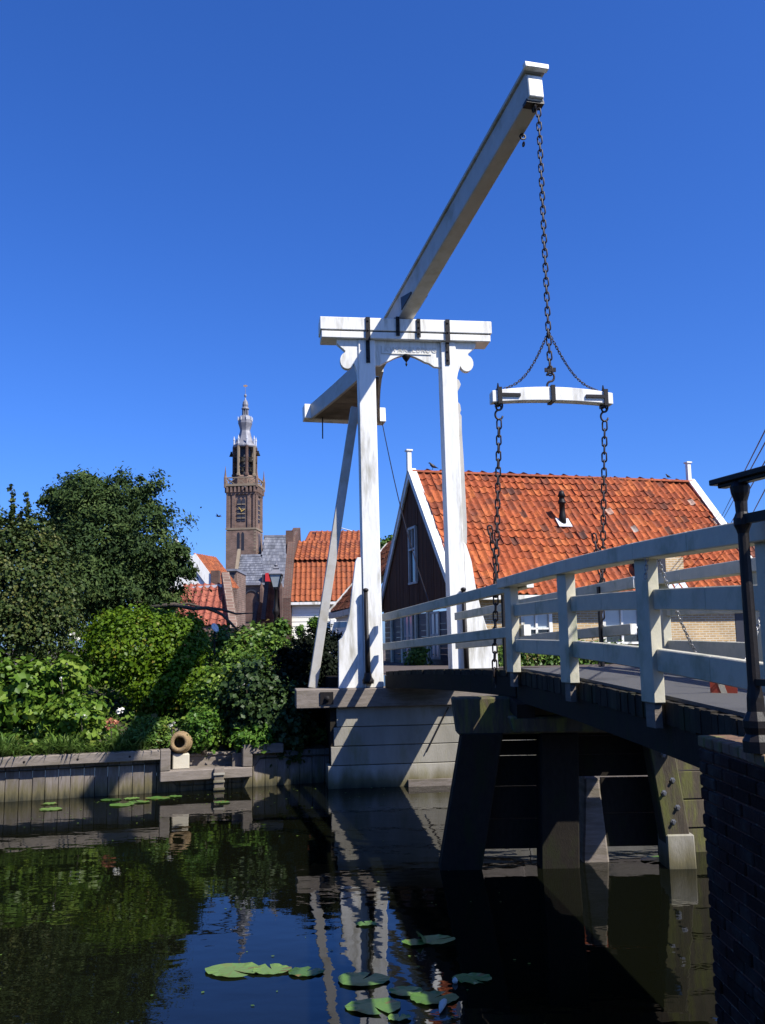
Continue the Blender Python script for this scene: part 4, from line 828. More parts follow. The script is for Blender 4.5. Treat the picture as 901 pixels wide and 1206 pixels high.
# white boarded house with orange roof
Y4 = 45.0; wh = thing('white_boarded_house', 'cream boarded house with bright orange tiled roof and dark brick gable', 'house', P(390,760,Y4))
eL, eR, kL, kR, rL, rR = P(342,709,Y4), P(434,709,Y4), P(344,662,Y4+1.7), P(434,662,Y4+1.7), P(344,640,Y4+2.7), P(434,640,Y4+2.7)
pantiles(wh, eL, V(1,0,0), kL-eL, eR.x-eL.x, (kL-eL).length, .25, .34, TILEO, 300, dark=.03, pale=.0, jit=.004)
k2 = P(344,640,Y4+4.0); k2 = V(kL.x, k2.y, k2.z); pantiles(wh, kL+V(-.1,-.12,.05), V(1,0,0), k2-kL, eR.x-eL.x, (k2-kL).length, .25, .30, TILEO, 0, dark=.25, jit=.004)
mb = MB(); X0, X1 = eL.x+.05, eR.x
mb.prism([V(X0,eL.y+.1,eL.z-.02),V(X0,kL.y+.1,kL.z-.04),V(X0,k2.y,k2.z-.04),V(X0,k2.y+5,eL.z)], V(X1-X0,0,0)); part(mb, 'roof_core', DARKW, wh)
for i in range(8):
    z = eL.z-.12-.21*(i+1); mb = MB(); mb.hexa([V(X0,Y4+.25-.02,z),V(X1,Y4+.23,z),V(X1,Y4+.4,z),V(X0,Y4+.4,z),V(X0,Y4+.25,z+.205),V(X1,Y4+.25,z+.205),V(X1,Y4+.4,z+.205),V(X0,Y4+.4,z+.205)]); part(mb, 'wall_board', CREAM, wh)
mb = MB(); mb.hexa([V(X0,Y4+.38,1.9),V(X1,Y4+.38,1.9),V(X1,Y4+9,1.9),V(X0,Y4+9,1.9),V(X0,Y4+.38,eL.z-.03),V(X1,Y4+.38,eL.z-.03),V(X1,Y4+9,eL.z-.03),V(X0,Y4+9,eL.z-.03)]); part(mb, 'wall', CREAM, wh)
mb = MB(); mb.bar(V(X0-.1,Y4+.05,eL.z-.08), V(X1,Y4+.05,eL.z-.08), .25, .13); part(mb, 'gutter', WHITE, wh)
g0, g1 = P(333,740,Y4-.1), P(342.5,740,Y4-.1); kz = P(338,641,Y4+2.6).z
mb = MB(); mb.prism([V(g0.x,Y4-.1,1.9),V(g0.x,Y4-.1,eL.z+.2),V(g0.x,Y4+2.4,kz+.35),V(g0.x,Y4+5.2,kz+1.2),V(g0.x,Y4+9,1.9)], V(g1.x-g0.x,0,0)); part(mb, 'gable_wall', BRK_D, wh)
mb = MB(); a = P(337,645,Y4+2.2); mb.hexa([V(a.x-.02,Y4+2.2,a.z-.3),V(a.x+.36,Y4+2.2,a.z-.3),V(a.x+.36,Y4+3,a.z-.3),V(a.x-.02,Y4+3,a.z-.3),V(a.x-.02,Y4+2.2,a.z+.9),V(a.x+.36,Y4+2.2,a.z+.9),V(a.x+.36,Y4+3,a.z+.9),V(a.x-.02,Y4+3,a.z+.9)]); part(mb, 'chimney', BRK_D, wh)
# house with hipped orange roof behind it
Y5 = 53.0; hh = thing('hipped_house', 'house with hipped pale orange roof behind the cream boarded house', 'house', P(400,750,Y5))
a, b, c, d = P(357,645,Y5), P(434,645,Y5), P(428,627,Y5+2.2), P(366,627,Y5+2.2)
pantiles(hh, a, V(1,0,0), d-V(d.x-a.x,0,0)-a, b.x-a.x, ((d-V(d.x-a.x,0,0))-a).length, .30, .34, TILEO, 0, jit=.004, pale=.05, clip=lambda x, y: x > y*.30)
mb = MB(); mb.hexa([a+V(0,.1,-3.8),b+V(0,.1,-3.8),b+V(0,5,-3.8),a+V(0,5,-3.8),a+V(.05,.05,-.05),b+V(0,.05,-.05),b+V(0,5,-.05),a+V(.05,5,-.05)]); part(mb, 'wall', BRK_D, hh)
mb = MB(); mb.hexa([a+V(0,.02,-.02),b+V(0,.02,-.02),b+V(0,5,-.02),a+V(0,5,-.02),d+V(0,0,-.04),c+V(0,0,-.04),c+V(0,.3,-.04),d+V(0,.3,-.04)]); part(mb, 'roof_core', TILEO, hh)
ridge_tiles(hh, d, c, TILEO, .12, .4); ridge_tiles(hh, a, d, TILEO, .11, .4, 'hip_tile')
mb = MB(); mb.tube([P(400,627,Y5+2.2), P(400,622,Y5+2.2)], .03); mb.tube([P(392,619,Y5+2.2), P(420,627,Y5+2.2)], .03); part(mb, 'aerial', LEADW, hh)
# red roofed house at the left
Y6 = 42.0; rh = thing('red_roofed_house', 'red tiled house with dark parapet gable between conifer and church', 'house', P(245,760,Y6))
a, b, d = P(205,738,Y6), P(273,738,Y6), P(205,690,Y6+1.9)
pantiles(rh, a, V(1,0,0), d-V(d.x-a.x,0,0)-a, b.x-a.x, (d-a).length*.98, .30, .36, TILER, 300, clip=lambda x, y: x < 2.62-.20*y, dark=.04, pale=.05, jit=.004)
mb = MB(); mb.hexa([a+V(0,.1,-1.6),b+V(0,.1,-1.6),b+V(0,5,-1.6),a+V(0,5,-1.6),V(a.x,a.y+.05,a.z-.06),V(b.x,b.y+.05,a.z-.06),V(b.x-.45,d.y,d.z-.06),V(a.x,d.y,d.z-.06)]); part(mb, 'wall', BRK_R, rh)
e0, e1 = P(275,742,Y6-.2), P(265,676,Y6+1.9); mb = MB(); mb.bar(e0, e1, .36, .3); mb.hexa([V(e1.x-.18,e1.y,1.9),V(e0.x+.18,e0.y,1.9),V(e0.x+.18,e0.y+2.3,1.9),V(e1.x-.18,e1.y+.5,1.9),V(e1.x-.18,e1.y+.15,e1.z),V(e1.x+.16,e1.y+.15,e1.z),V(e1.x+.16,e1.y+.5,e1.z),V(e1.x-.18,e1.y+.5,e1.z)]); part(mb, 'parapet_gable', BRK_R, rh)
mb = MB(); mb.bar(P(226,693,Y6+1.9), P(262,690,Y6+1.9), .3, .14); part(mb, 'lead_gutter', LEADW, rh)
# house with white gable board behind it
Y7 = 50.0; gh = thing('white_verge_house', 'orange tiled house with white sloping gable board beside the conifer', 'house', P(235,760,Y7))
t0, b0, t1, b1 = P(226,655,Y7), P(254,693,Y7), P(236,655,Y7-.1), P(250,677,Y7-.1)
mb = MB(); mb.hexa([V(t0.x-3,Y7,b0.z-2.5),V(b0.x+.4,Y7,b0.z-2.5),V(b0.x+.4,Y7+4,b0.z-2.5),V(t0.x-3,Y7+4,b0.z-2.5),V(t0.x-3,Y7,b0.z),V(b0.x+.4,Y7,b0.z),V(b0.x+.4,Y7+4,b0.z),V(t0.x-3,Y7+4,b0.z)]); part(mb, 'wall', BRK_D, gh)
mb = MB(); mb.prism([V(b0.x-.02,Y7+.02,b0.z-.3),V(t0.x-3.2,Y7+.02,b0.z-.3),V(t0.x-.9,Y7+.02,t0.z+1.0),V(t0.x-.02,Y7+.02,t0.z-.02)], V(0,.2,0)); part(mb, 'gable_wall', WHITE, gh)
ov = V(.55,1.3,.55)
pantiles(gh, b0+V(.05,0,.1), V(.30,.95,0), t0-b0, 2.6, (t0-b0).length, .26, .30, TILEO, 0, jit=.004)
mb = MB(); mb.bar(b0+V(0,-.05,-.02), t0+V(0,-.05,-.02), .10, .52); part(mb, 'gable_board', WHITE, gh)
mb = MB(); mb.bar(b0+V(.25,-.05,.05), b0+V(-1.5,-.05,.05), .1, .12); part(mb, 'gutter', IRON, gh)
a = P(247,688,Y7-.3); mb = MB(); mb.box(a+V(.25,.4,.0), .42, .6, 1.5); part(mb, 'chimney', BRK_D, gh)
# dark brick block with a row of openings
Y8 = 62.0; bb = thing('brick_block', 'flat topped brown brick building with a row of small openings left of the church', 'building', P(264,760,Y8))
a, b = P(251,675,Y8), P(279,675,Y8); zt = P(265,673,Y8).z; zb = P(265,684,Y8).z
mb = MB(); mb.hexa([V(a.x,Y8,1.9),V(b.x,Y8,1.9),V(b.x,Y8+4,1.9),V(a.x,Y8+4,1.9),V(a.x,Y8,zt),V(b.x,Y8,zt),V(b.x,Y8+4,zt),V(a.x,Y8+4,zt)]); part(mb, 'wall', BRK_R, bb)
mb = MB(); mb.hexa([V(a.x-.12,Y8-.15,zt+.01),V(b.x+.05,Y8-.15,zt+.01),V(b.x+.05,Y8+4,zt+.01),V(a.x-.12,Y8+4,zt+.01),V(a.x-.12,Y8-.15,zt+.16),V(b.x+.05,Y8-.15,zt+.16),V(b.x+.05,Y8+4,zt+.16),V(a.x-.12,Y8+4,zt+.16)]); part(mb, 'cornice', LEAD, bb)
for k in range(5):
    x = a.x + .2 + (b.x-a.x-.3)*k/5; mb = MB(); mb.box(V(x+.1,Y8-.005,(zt+zb)/2+.03), .2, .03, .34); part(mb, 'opening', BLACKB, bb)
# small orange gabled roofs below the church
for (xa, ya, xb, yb, Y, lab) in ((313,688,325,735,48.0,'narrow orange tiled lean-to beside the street lamp'),(301,712,312,742,50.0,'little orange roof peeping over the shrubs below the church')):
    t = thing('small_house', lab, 'house', P((xa+xb)/2,760,Y)); a, b, d = P(xa,yb,Y), P(xb,yb,Y), P(xa,ya,Y+1.4)
    pantiles(t, a, V(1,0,0), V(0,d.y-a.y,d.z-a.z), b.x-a.x, math.hypot(d.y-a.y,d.z-a.z), .28, .34, TILEO, 0, jit=.004)
    mb = MB(); mb.hexa([a+V(0,.05,-2.5),b+V(0,.05,-2.5),b+V(0,3,-2.5),a+V(0,3,-2.5),a+V(0,.03,-.05),b+V(0,.03,-.05),V(b.x,d.y,d.z-.05),V(a.x,d.y,d.z-.05)]); part(mb, 'wall', BRK_D, t)
    mb = MB(); mb.bar(a+V(-.12,-.05,-2.4), a+V(-.12,-.05,.2), .22, .22); mb.bar(a+V(-.12,-.05,.2), V(a.x-.12,d.y,d.z+.1), .22, .16); part(mb, 'gable_edge', BRK_D, t)
# house to the right, behind the iron railing
Y9 = 30.5; r2 = thing('brown_roofed_house', 'brown tiled house roof at the far right behind the iron railing', 'house', P(930,760,Y9))
a = P(882,712,Y9); d = P(868,618,Y9+3.2); 
pantiles(r2, a, V(.96,.28,0), d-V(d.x-a.x,0,0)-a, 4.2, (d-V(d.x-a.x,0,0)-a).length, .25, .30, TILEB, 0, jit=.008, clip=None)
mb = MB(); mb.hexa([a+V(0,.1,-2.6),a+V(4.1,1.3,-2.6),a+V(4.1,6.5,-2.6),a+V(0,5.3,-2.6),a+V(0,.05,-.05),a+V(4.1,1.25,-.05),a+V(4.1,6.4,2.0),a+V(0,3.2,d.z-a.z-.1)]); part(mb, 'wall', BRK_Y, r2)
# ================================================================== CHURCH
YC_ = 140.0
def zc(x, y, Y=YC_): return P(x, y, Y).z
ch_ = thing('church', 'brick church with tall open lantern tower and grey slate roofs', 'church', P(288,762,YC_))
TC = P(288, 640, YC_); TC = V(TC.x, TC.y, 0); hw_ = 2.32; TR = Matrix.Rotation(math.radians(-5.0), 3, 'Z')
def tb(mb, x0, x1, y0, y1, z0, z1, tint=None):
    c = [(x0,y0),(x1,y0),(x1,y1),(x0,y1)]; return mb.hexa([TC + TR@V(x,y,0) + V(0,0,z) for z in (z0,z1) for x,y in c], tint)
zx = lambda y: zc(288, y)
mb = MB(); tb(mb, -hw_, hw_, -hw_, hw_, 1.9, zx(627)); tb(mb, -hw_+.18, hw_-.18, -hw_+.18, hw_-.18, zx(627), zx(576)); tower = part(mb, 'tower_shaft', BRK_R, ch_)
# pilasters leave two blind bays and the belfry window recessed
for y0, y1, cols in ((625,585,((-hw_,-hw_+.55),(-1.42,-.92),(.98,1.42),(hw_-.5,hw_))),):
    for a, b in cols:
        for rot in range(4):
            R4 = Matrix.Rotation(rot*math.pi/2, 3, 'Z'); mb = MB(); mb.hexa([TC + TR@(R4@V(x,y,0)) + V(0,0,z) for z in (zx(y0),zx(y1)) for x,y in ((a,-hw_),(b,-hw_),(b,-hw_+.17),(a,-hw_+.17))]); part(mb, 'pilaster', BRK_R, ch_)
for z, o, h, m in ((626,.06,.3,TSTONE),(585,.02,.5,BRK_R),(575.5,.32,.34,TSTONE)):
    mb = MB(); tb(mb, -hw_-o, hw_+o, -hw_-o, hw_+o, zx(z), zx(z)+h); part(mb, 'string_course', m, ch_)
for rot in (0, 1, 3):
    R4 = Matrix.Rotation(rot*math.pi/2, 3, 'Z')
    for k in range(8):                          # corbels under the gallery
        x = -hw_+.2 + (2*hw_-.4)*k/7; mb = MB(); mb.hexa([TC + TR@(R4@V(x+p,q,0)) + V(0,0,z) for z in (zx(582.5),zx(576)) for p,q in ((-.15,-hw_-.26),(.15,-hw_-.26),(.15,-hw_+.1),(-.15,-hw_+.1))]); part(mb, 'corbel', BRK_R, ch_)
    def slot(x0, x1, y0, y1, d, m, name, arch=True):
        mb = MB(); z0, z1 = zx(y0), zx(y1); pts = [(x0,z0),(x1,z0),(x1,z1)]
        if arch: pts += [(x1-.12*(x1-x0), z1+.35*(x1-x0)), ((x0+x1)/2, z1+.72*(x1-x0)), (x0+.12*(x1-x0), z1+.35*(x1-x0))]
        pts += [(x0,z1)]
        f = [TC + TR@(R4@V(x,-hw_+d,0)) + V(0,0,z) for x, z in pts]; mb.prism(f, TR@(R4@V(0,.12,0))); return part(mb, name, m, ch_)
    for x0, x1 in ((-.62,-.06),(.06,.62)):
        s = slot(x0, x1, 616, 592, .10, BLACKB, 'belfry_opening')
        for y in (613,608,602.5,597):
            mb = MB(); mb.hexa([TC + TR@(R4@V(x,-hw_+q,0)) + V(0,0,z) for z in (zx(y),zx(y)+.16) for x,q in ((x0,.0),(x1,.0),(x1,.1),(x0,.1))]); part(mb, 'louvre', TSTONE, s)
        slot(x0+.0, x1-.12, 650, 631, -.012, BLACKB, 'blind_niche')
    for k in range(7):                          # pale quoins at the lower corner
        y = 629+k*3.6
        mb = MB(); mb.hexa([TC + TR@(R4@V(x,-hw_+q,0)) + V(0,0,z) for z in (zx(y),zx(y)+.24) for x,q in ((hw_-.36,-.015),(hw_+.015,-.015),(hw_+.015,.1),(hw_-.36,.1))]); part(mb, 'quoin', TSTONE, ch_)
# clock dial hands
mb = MB(); mb.bar(TC+TR@V(-.35,-hw_-.02,0)+V(0,0,zx(600)), TC+TR@V(.1,-hw_-.02,0)+V(0,0,zx(604)), .06, .09); mb.bar(TC+TR@V(0,-hw_-.02,0)+V(0,0,zx(605)), TC+TR@V(.55,-hw_-.02,0)+V(0,0,zx(602.5)), .06, .09); part(mb, 'clock_hands', mat('gilding', (.6,.42,.1), .4), ch_)
# gallery balustrade with crossed panels and corner pinnacles
gz0, gz1 = zx(574), zx(565.5); o = hw_+.05
for rot in range(4):
    R4 = Matrix.Rotation(rot*math.pi/2, 3, 'Z'); g = lambda x, z: TC + TR@(R4@V(x,-o,0)) + V(0,0,z); mb = MB()
    for z in (gz0+.05, gz1): mb.bar(g(-o,z), g(o,z), .16, .16)
    for k in range(4): x = -o + 2*o*k/3; mb.bar(g(x,gz0), g(x,gz1), .16, .16)
    for k in range(3):
        x0 = -o+2*o*k/3; x1 = x0+2*o/3; mb.bar(g(x0,gz0), g(x1,gz1), .08, .10); mb.bar(g(x0,gz1), g(x1,gz0), .08, .10)
    part(mb, 'balustrade', TSTONE, ch_)
    mb = MB(); mb.lathe(TC+TR@(R4@V(-o-.08,-o-.08,0)), [(.22,gz0-.4),(.24,gz1),(.17,gz1+.3),(.10,gz1+.9),(.02,zx(552))], 6); part(mb, 'pinnacle', BRK_R, ch_)
    mb = MB(); q = TC+TR@(R4@V(-o,-o*.3,0))+V(0,0,zx(577)); mb.bar(q, q+TR@(R4@V(-.55,0,0)), .14, .14); part(mb, 'gargoyle', LEAD, ch_)
# open lantern
LR = 1.72
mb = MB(); mb.lathe(TC, [(LR+.2,gz0-.3),(LR+.2,zx(563)),(LR,zx(561.5))], 8, TR, rot=math.pi/8); part(mb, 'lantern_base', BRK_R, ch_)
mb = MB(); mb.lathe(TC, [(.85,gz0),(.85,zx(526))], 8, TR); part(mb, 'lantern_core', BLACKB, ch_)
for k in range(8):
    a = math.pi/8+k*math.pi/4; c = TC + TR@V(LR*math.cos(a),LR*math.sin(a),0); mb = MB(); mb.lathe(c, [(.34,zx(562)),(.34,zx(559.5)),(.23,zx(559)),(.23,zx(527))], 6); part(mb, 'lantern_column', TSTONE if k % 2 else BRK_D, ch_)
    a2 = a+math.pi/8; c = TC + TR@V(1.55*math.cos(a2),1.55*math.sin(a2),0); mb = MB(); zb_ = zx(538)
    mb.lathe(c+V(0,0,zb_-1.1), [(.40,0),(.34,.12),(.24,.4),(.20,.62),(.05,.72)], 10); mb.lathe(c+V(0,0,zb_-2.6), [(.30,0),(.25,.1),(.17,.3),(.14,.45),(.04,.52)], 10); mb.bar(c+V(0,0,zb_-.4), c+V(0,0,zb_-.25), .2, .2); part(mb, 'bell', DARKW, ch_)
mb = MB()
for zz in (zx(526.5), zx(541), zx(553)): mb.lathe(TC, [(LR+.1,zz-.12),(LR+.14,zz),(LR+.1,zz+.12)], 8, TR, rot=math.pi/8)
mb2 = MB()
for zz in (zx(541), zx(553)):
    for k in range(8):
        a = math.pi/8+k*math.pi/4; b = a+math.pi/4; mb2.bar(TC+TR@V(LR*math.cos(a),LR*math.sin(a),zz), TC+TR@V(LR*math.cos(b),LR*math.sin(b),zz), .12, .16)
part(mb2, 'lantern_tie', DARKW, ch_)
mb = MB(); zz = zx(526.5); mb.lathe(TC, [(LR+.12,zz-.2),(LR+.2,zz),(LR+.12,zz+.25)], 8, TR, rot=math.pi/8); part(mb, 'lantern_cornice', LEAD, ch_)
for sx in (-1, 1):                              # bells hung outside the lantern
    c = TC+TR@V(sx*2.12,-.2,0); mb = MB(); mb.lathe(c+V(0,0,zx(537.5)), [(.36,0),(.3,.12),(.2,.4),(.16,.55),(.04,.65)], 10); mb.bar(c+V(-sx*.5,0,zx(537.5)+.7), c+V(sx*.15,0,zx(537.5)+.7), .12, .12); part(mb, 'bell', DARKW, ch_)
# lead spire: bell-shaped skirt, bulb, small lantern, onion, vane
prof = [(1.72,524.5),(1.35,521),(1.0,514),(.80,508),(.95,506.5),(1.05,504),(1.30,499),(1.28,495),(1.0,490.5),(.62,489.5)]
mb = MB(); mb.lathe(TC, [(r*.86 if i > 3 else r, zx(y)) for i, (r, y) in enumerate(prof)], 8, TR, rot=math.pi/8); part(mb, 'spire_skirt_and_bulb', LEAD, ch_)
for k in range(8):
    a = math.pi/8+k*math.pi/4; c = TC+TR@V(1.72*math.cos(a),1.72*math.sin(a),0); mb = MB(); mb.lathe(c, [(.12,zx(525)),(.12,zx(520)),(.16,zx(519)),(.02,zx(514.5))], 6); part(mb, 'spire_pinnacle', LEADW, ch_)
    c = TC+TR@V(1.12*math.cos(a),1.12*math.sin(a),0); mb = MB(); mb.lathe(c, [(.08,zx(496)),(.09,zx(493)),(.01,zx(490.5))], 5); part(mb, 'spire_knob', LEADW, ch_)
    c = TC+TR@V(.42*math.cos(a),.42*math.sin(a),0); mb = MB(); mb.lathe(c, [(.09,zx(489.6)),(.09,zx(481.8))], 5); part(mb, 'small_column', LEAD, ch_)
mb = MB(); mb.lathe(TC, [(.2,zx(489.6)),(.2,zx(482))], 8); mb.lathe(TC, [(.62,zx(482)),(.60,zx(481)),(.42,zx(479.5)),(.48,zx(477)),(.38,zx(473.5)),(.15,zx(471)),(.06,zx(468.5)),(.16,zx(467)),(.22,zx(466)),(.16,zx(464.8)),(.04,zx(464)),(.025,zx(456))], 10); part(mb, 'onion_finial', LEAD, ch_)
mb = MB(); mb.bar(TC+V(-.3,0,zx(454.5)), TC+V(.3,0,zx(454.5)), .05, .25); mb.tube([TC+V(0,0,zx(457)), TC+V(0,0,zx(452.5))], .03); part(mb, 'weather_vane', mat('gilt_vane', (.35,.22,.1), .5), ch_)
# nave and aisle roofs of slate
def slates(parent, a, b, d, nc, nr, th=.05):      # a->b along the eave, a->d up the slope
    a, b, d = Vector(a), Vector(b), Vector(d); U = (b-a)/nc; R = (d-a)/nr; n = U.cross(R).normalized(); mb = MB()
    for r in range(nr):
        for c in range(nc):
            q = a + U*(c+(.5 if r % 2 else 0)) + R*r; u = U*(.96 if c < nc-1 or not r % 2 else .46); o = n*th
            if c == nc-1 and r % 2: u = U*.46
            mb.add([q+o, q+u+o, q+u+R*1.1+o*.2, q+R*1.1+o*.2, q-o*.1, q+u-o*.1], [(0,1,2,3),(4,5,1,0)])
    part(mb, 'slates', SLATE, parent, kind='stuff')
Yn = 133.0
a, b, d = P(279,692,Yn), P(345,692,Yn), P(279,632.5,Yn+7); d = V(a.x, d.y, d.z); a2 = P(303,687,Yn); 
slates(ch_, V(a2.x,a.y,a.z), b, V(a2.x,d.y,d.z), 16, 16)
mb = MB(); mb.hexa([V(a2.x,a.y+.2,1.9),b+V(0,.2,1.9-b.z),V(b.x,a.y+14,1.9),V(a2.x,a.y+14,1.9),V(a2.x,a.y+.2,a.z-.1),b+V(0,.2,-.1),V(b.x,d.y+.2,d.z-.1),V(a2.x,d.y+.2,d.z-.1)]); part(mb, 'nave_wall', BRK_R, ch_)
mb = MB(); mb.bar(V(a2.x,d.y,d.z+.05), V(b.x,d.y,d.z+.05), .35, .3); part(mb, 'ridge_lead', LEAD, ch_)
Ya = 128.0; a, b, t = P(277.5,687,Ya), P(316,687,Ya), P(277.5,653.5,Ya+4)
t2 = P(306,653.5,Ya+4); n_ = 14
mb = MB()
for r in range(12):
    f0, f1 = r/12, (r+1.1)/12; xr0 = b.x + (t2.x-b.x)*max(0, f0); nc = 13
    for c in range(nc):
        x0 = a.x + (xr0-a.x)*(c+(.5 if r % 2 else 0))/nc; x1 = min(x0 + (xr0-a.x)*.96/nc, xr0)
        y0, y1 = a.y+(t.y-a.y)*f0, a.y+(t.y-a.y)*f1; z0, z1 = a.z+(t.z-a.z)*f0, a.z+(t.z-a.z)*f1
        mb.add([V(x0,y0-.04,z0+.05),V(x1,y0-.04,z0+.05),V(x1,y1,z1),V(x0,y1,z1),V(x0,y0,z0-.02),V(x1,y0,z0-.02)], [(0,1,2,3),(4,5,1,0)])
part(mb, 'slates', SLATE, ch_, kind='stuff')
mb = MB(); mb.hexa([V(a.x,a.y+.2,1.9),V(b.x+2,b.y+.2,1.9),V(b.x+2,a.y+8,1.9),V(a.x,a.y+8,1.9),V(a.x,a.y+.2,a.z-.05),V(b.x,b.y+.2,a.z-.05),V(t2.x,t.y+.2,t.z-.1),V(a.x,t.y+.2,t.z-.1)]); part(mb, 'aisle_wall', BRK_R, ch_)
mb = MB(); mb.bar(V(a.x-.2,a.y-.1,a.z-.15), V(b.x+.1,a.y-.1,a.z-.15), .5, .3); part(mb, 'aisle_gutter', LEAD, ch_)
mb = MB(); mb.bar(V(a.x-.15,a.y-.1,a.z-.5), V(a.x-.15,t.y,t.z+.7), .42, .5); part(mb, 'coped_verge', TSTONE, ch_)
q = P(296,715,Ya-.05); pts = []
for k in range(11): aa = math.pi*k/10; pts.append(V(q.x+.95*math.cos(aa), a.y+.17, q.z+1.2+1.15*math.sin(aa)**.8))
mb = MB(); mb.prism([V(q.x-.95,a.y+.17,q.z-2)] + pts[::-1] + [V(q.x+.95,a.y+.17,q.z-2)], V(0,-.12,0)); nw = part(mb, 'pointed_blind_window', BRK_D, ch_)
mb = MB()
for p_, r_ in zip(pts, pts[1:]): mb.bar(p_+V(0,-.15,0), r_+V(0,-.15,0), .2, .22)
part(mb, 'arch_moulding', BLACKB, nw)
mb = MB(); q = P(316,684,Ya+.1); mb.box(q+V(.1,.0,.45), .95, .8, 1.25); rd = part(mb, 'red_dormer', RED, ch_)
mb = MB(); mb.box(q+V(-.62,.1,.25), .5, .6, 1.3); part(mb, 'dormer_cheek', BLACKB, rd)
for x in (308, 331): 
    mb = MB(); q = P(x,700,Ya-.5); mb.lathe(V(q.x,q.y,0), [(.35,1.9),(.35,q.z+.8),(.05,q.z+1.6)], 6); part(mb, 'buttress', BRK_D, ch_)
# ================================================================== VEGETATION
def leaf_mesh(name, C, A, Bv, Nn, m, og, tint, wd=.45, fold=.12):
    """diamond leaves: centre C, length vector A, width vector Bv (numpy n x 3)"""
    n = len(C); v = np.empty((n, 4, 3)); v[:,0] = C - A*.5; v[:,1] = C + Bv*wd + Nn*fold; v[:,2] = C + A*.5; v[:,3] = C - Bv*wd + Nn*fold
    v -= np.array(og); me = bpy.data.meshes.new(name); me.vertices.add(n*4); me.vertices.foreach_set('co', v.reshape(-1).astype(np.float32))
    me.loops.add(n*6); me.polygons.add(n*2)
    idx = np.arange(n)[:,None]*4 + np.array([0,1,2,0,2,3])[None]; me.loops.foreach_set('vertex_index', idx.reshape(-1).astype(np.int32))
    me.polygons.foreach_set('loop_start', (np.arange(n*2)*3).astype(np.int32))
    at = me.attributes.new('tint', 'FLOAT', 'FACE'); at.data.foreach_set('value', np.repeat(tint, 2).astype(np.float32))
    me.materials.append(m); me.update(calc_edges=True); return me
def unit(a): return a/np.maximum(np.linalg.norm(a, axis=1, keepdims=True), 1e-9)
def foliage(parent, name, blobs, n, size, m, clump=26, up=.5, droop=0.0, cr=.16, wd=.45, shell=.5, rough=.2, tj=.22):
    """blobs: (centre, (rx,ry,rz)). Leaves gathered in clumps, most of them near an uneven outer surface."""
    og = ORI[parent.name].translation; w = np.array([(b[1][0]*b[1][2])**1.0 for b in blobs]); w = w/w.sum(); Cs=[]; As=[]; Bs=[]; Ns=[]; Ts=[]
    for (c, R), f in zip(blobs, w):
        nc = max(3, int(n*f/clump)); d = unit(RNG.normal(size=(nc,3))); ph = RNG.uniform(0,6.28,(6,)); k = RNG.normal(size=(6,3))*3.2
        lump = sum(np.sin(d@k[i]+ph[i]) for i in range(6))/6.0
        r = (shell + (1-shell)*RNG.random(nc)**.55)*(1+rough*lump*1.6)
        cc = np.array(c) + d*r[:,None]*np.array(R); ct = RNG.normal(.45, .24, nc); outl = RNG.random(nc) < .07; r = np.where(outl, r*RNG.uniform(1.04,1.15,nc), r)
        cs = cr*np.mean(R)*RNG.uniform(.6,1.3,nc); cs = np.where(outl, cs*.55, cs); rep = np.repeat(np.arange(nc), clump); N = len(rep)
        off = RNG.normal(size=(N,3))*cs[rep][:,None]*np.array([1,1,.75]); pos = cc[rep]+off
        nr = unit(d[rep]*.9 + np.array([0,0,up]) + RNG.normal(size=(N,3))*.55)
        a = unit(np.cross(nr, RNG.normal(size=(N,3)))); a = unit(a + np.array([0,0,-droop]) + d[rep]*droop*.5); b = unit(np.cross(nr, a)); sz = size*RNG.uniform(.5,1.5,N)[:,None]
        Cs.append(pos); As.append(a*sz); Bs.append(b*sz); Ns.append(np.cross(a, b)*sz); Ts.append(np.clip(ct[rep]+RNG.normal(0,tj*.6,N),0,1))
    me = leaf_mesh(name, np.concatenate(Cs), np.concatenate(As), np.concatenate(Bs), np.concatenate(Ns), m, og, np.concatenate(Ts), wd)
    return link(me, name, parent, Matrix.Translation(og))
def blob(x, y, rx, ry, Y, rd=None):
    p = P(x, y, Y); k = Y/FPX; return ((p.x, p.y, p.z), (rx*k, rd if rd else (rx+ry)*.5*k, ry*k))
def limbs(parent, base, tips, r0, name='trunk', m=None):
    mb = MB(); base = Vector(base); mid = sum((Vector(t) for t in tips), Vector())/len(tips); fork = base.lerp(mid, .42)
    mb.tube([base, base.lerp(fork,.5)+V(.03,0,0), fork], [r0, r0*.8, r0*.65], 9); tr = part(mb, name, m or BARK, parent, smooth=True)
    mb = MB()
    for t in tips:
        t = Vector(t); q = fork.lerp(t,.5)+V(random.uniform(-.2,.2),random.uniform(-.2,.2),.15); mb.tube([fork-V(0,0,.1), q, t], [r0*.5, r0*.3, r0*.09], 6)
    part(mb, 'limbs', m or BARK, parent, smooth=True)
def bush(name, label, cat, base, blobs, n, size, m, tr=.06, group=None, nm='foliage', **k):
    t = thing(name, label, cat, base, group); foliage(t, nm, blobs, n, size, m, **k); limbs(t, base, [b[0] for b in blobs[:6]], tr, 'stem'); return t
Yk = 25.0
con = thing('conifer_tree', 'large dark green spreading conifer rising behind the golden hedge', 'tree', P(135,785,Yk))
cbl = [blob(120,628,58,62,Yk), blob(166,645,52,66,Yk), blob(82,640,38,60,Yk), blob(192,690,36,36,Yk), blob(133,700,72,44,Yk), blob(96,588,42,30,Yk), blob(146,580,46,24,Yk), blob(205,665,22,30,Yk), blob(70,590,24,22,Yk), blob(100,680,50,50,Yk-1.2)]
foliage(con, 'crown', cbl, 84000, .108, L_CON, clump=110, up=.35, droop=.7, cr=.135, wd=.22, shell=.5, rough=.26)
limbs(con, P(135,795,Yk), [b[0] for b in cbl], .2)
Yh = 20.6
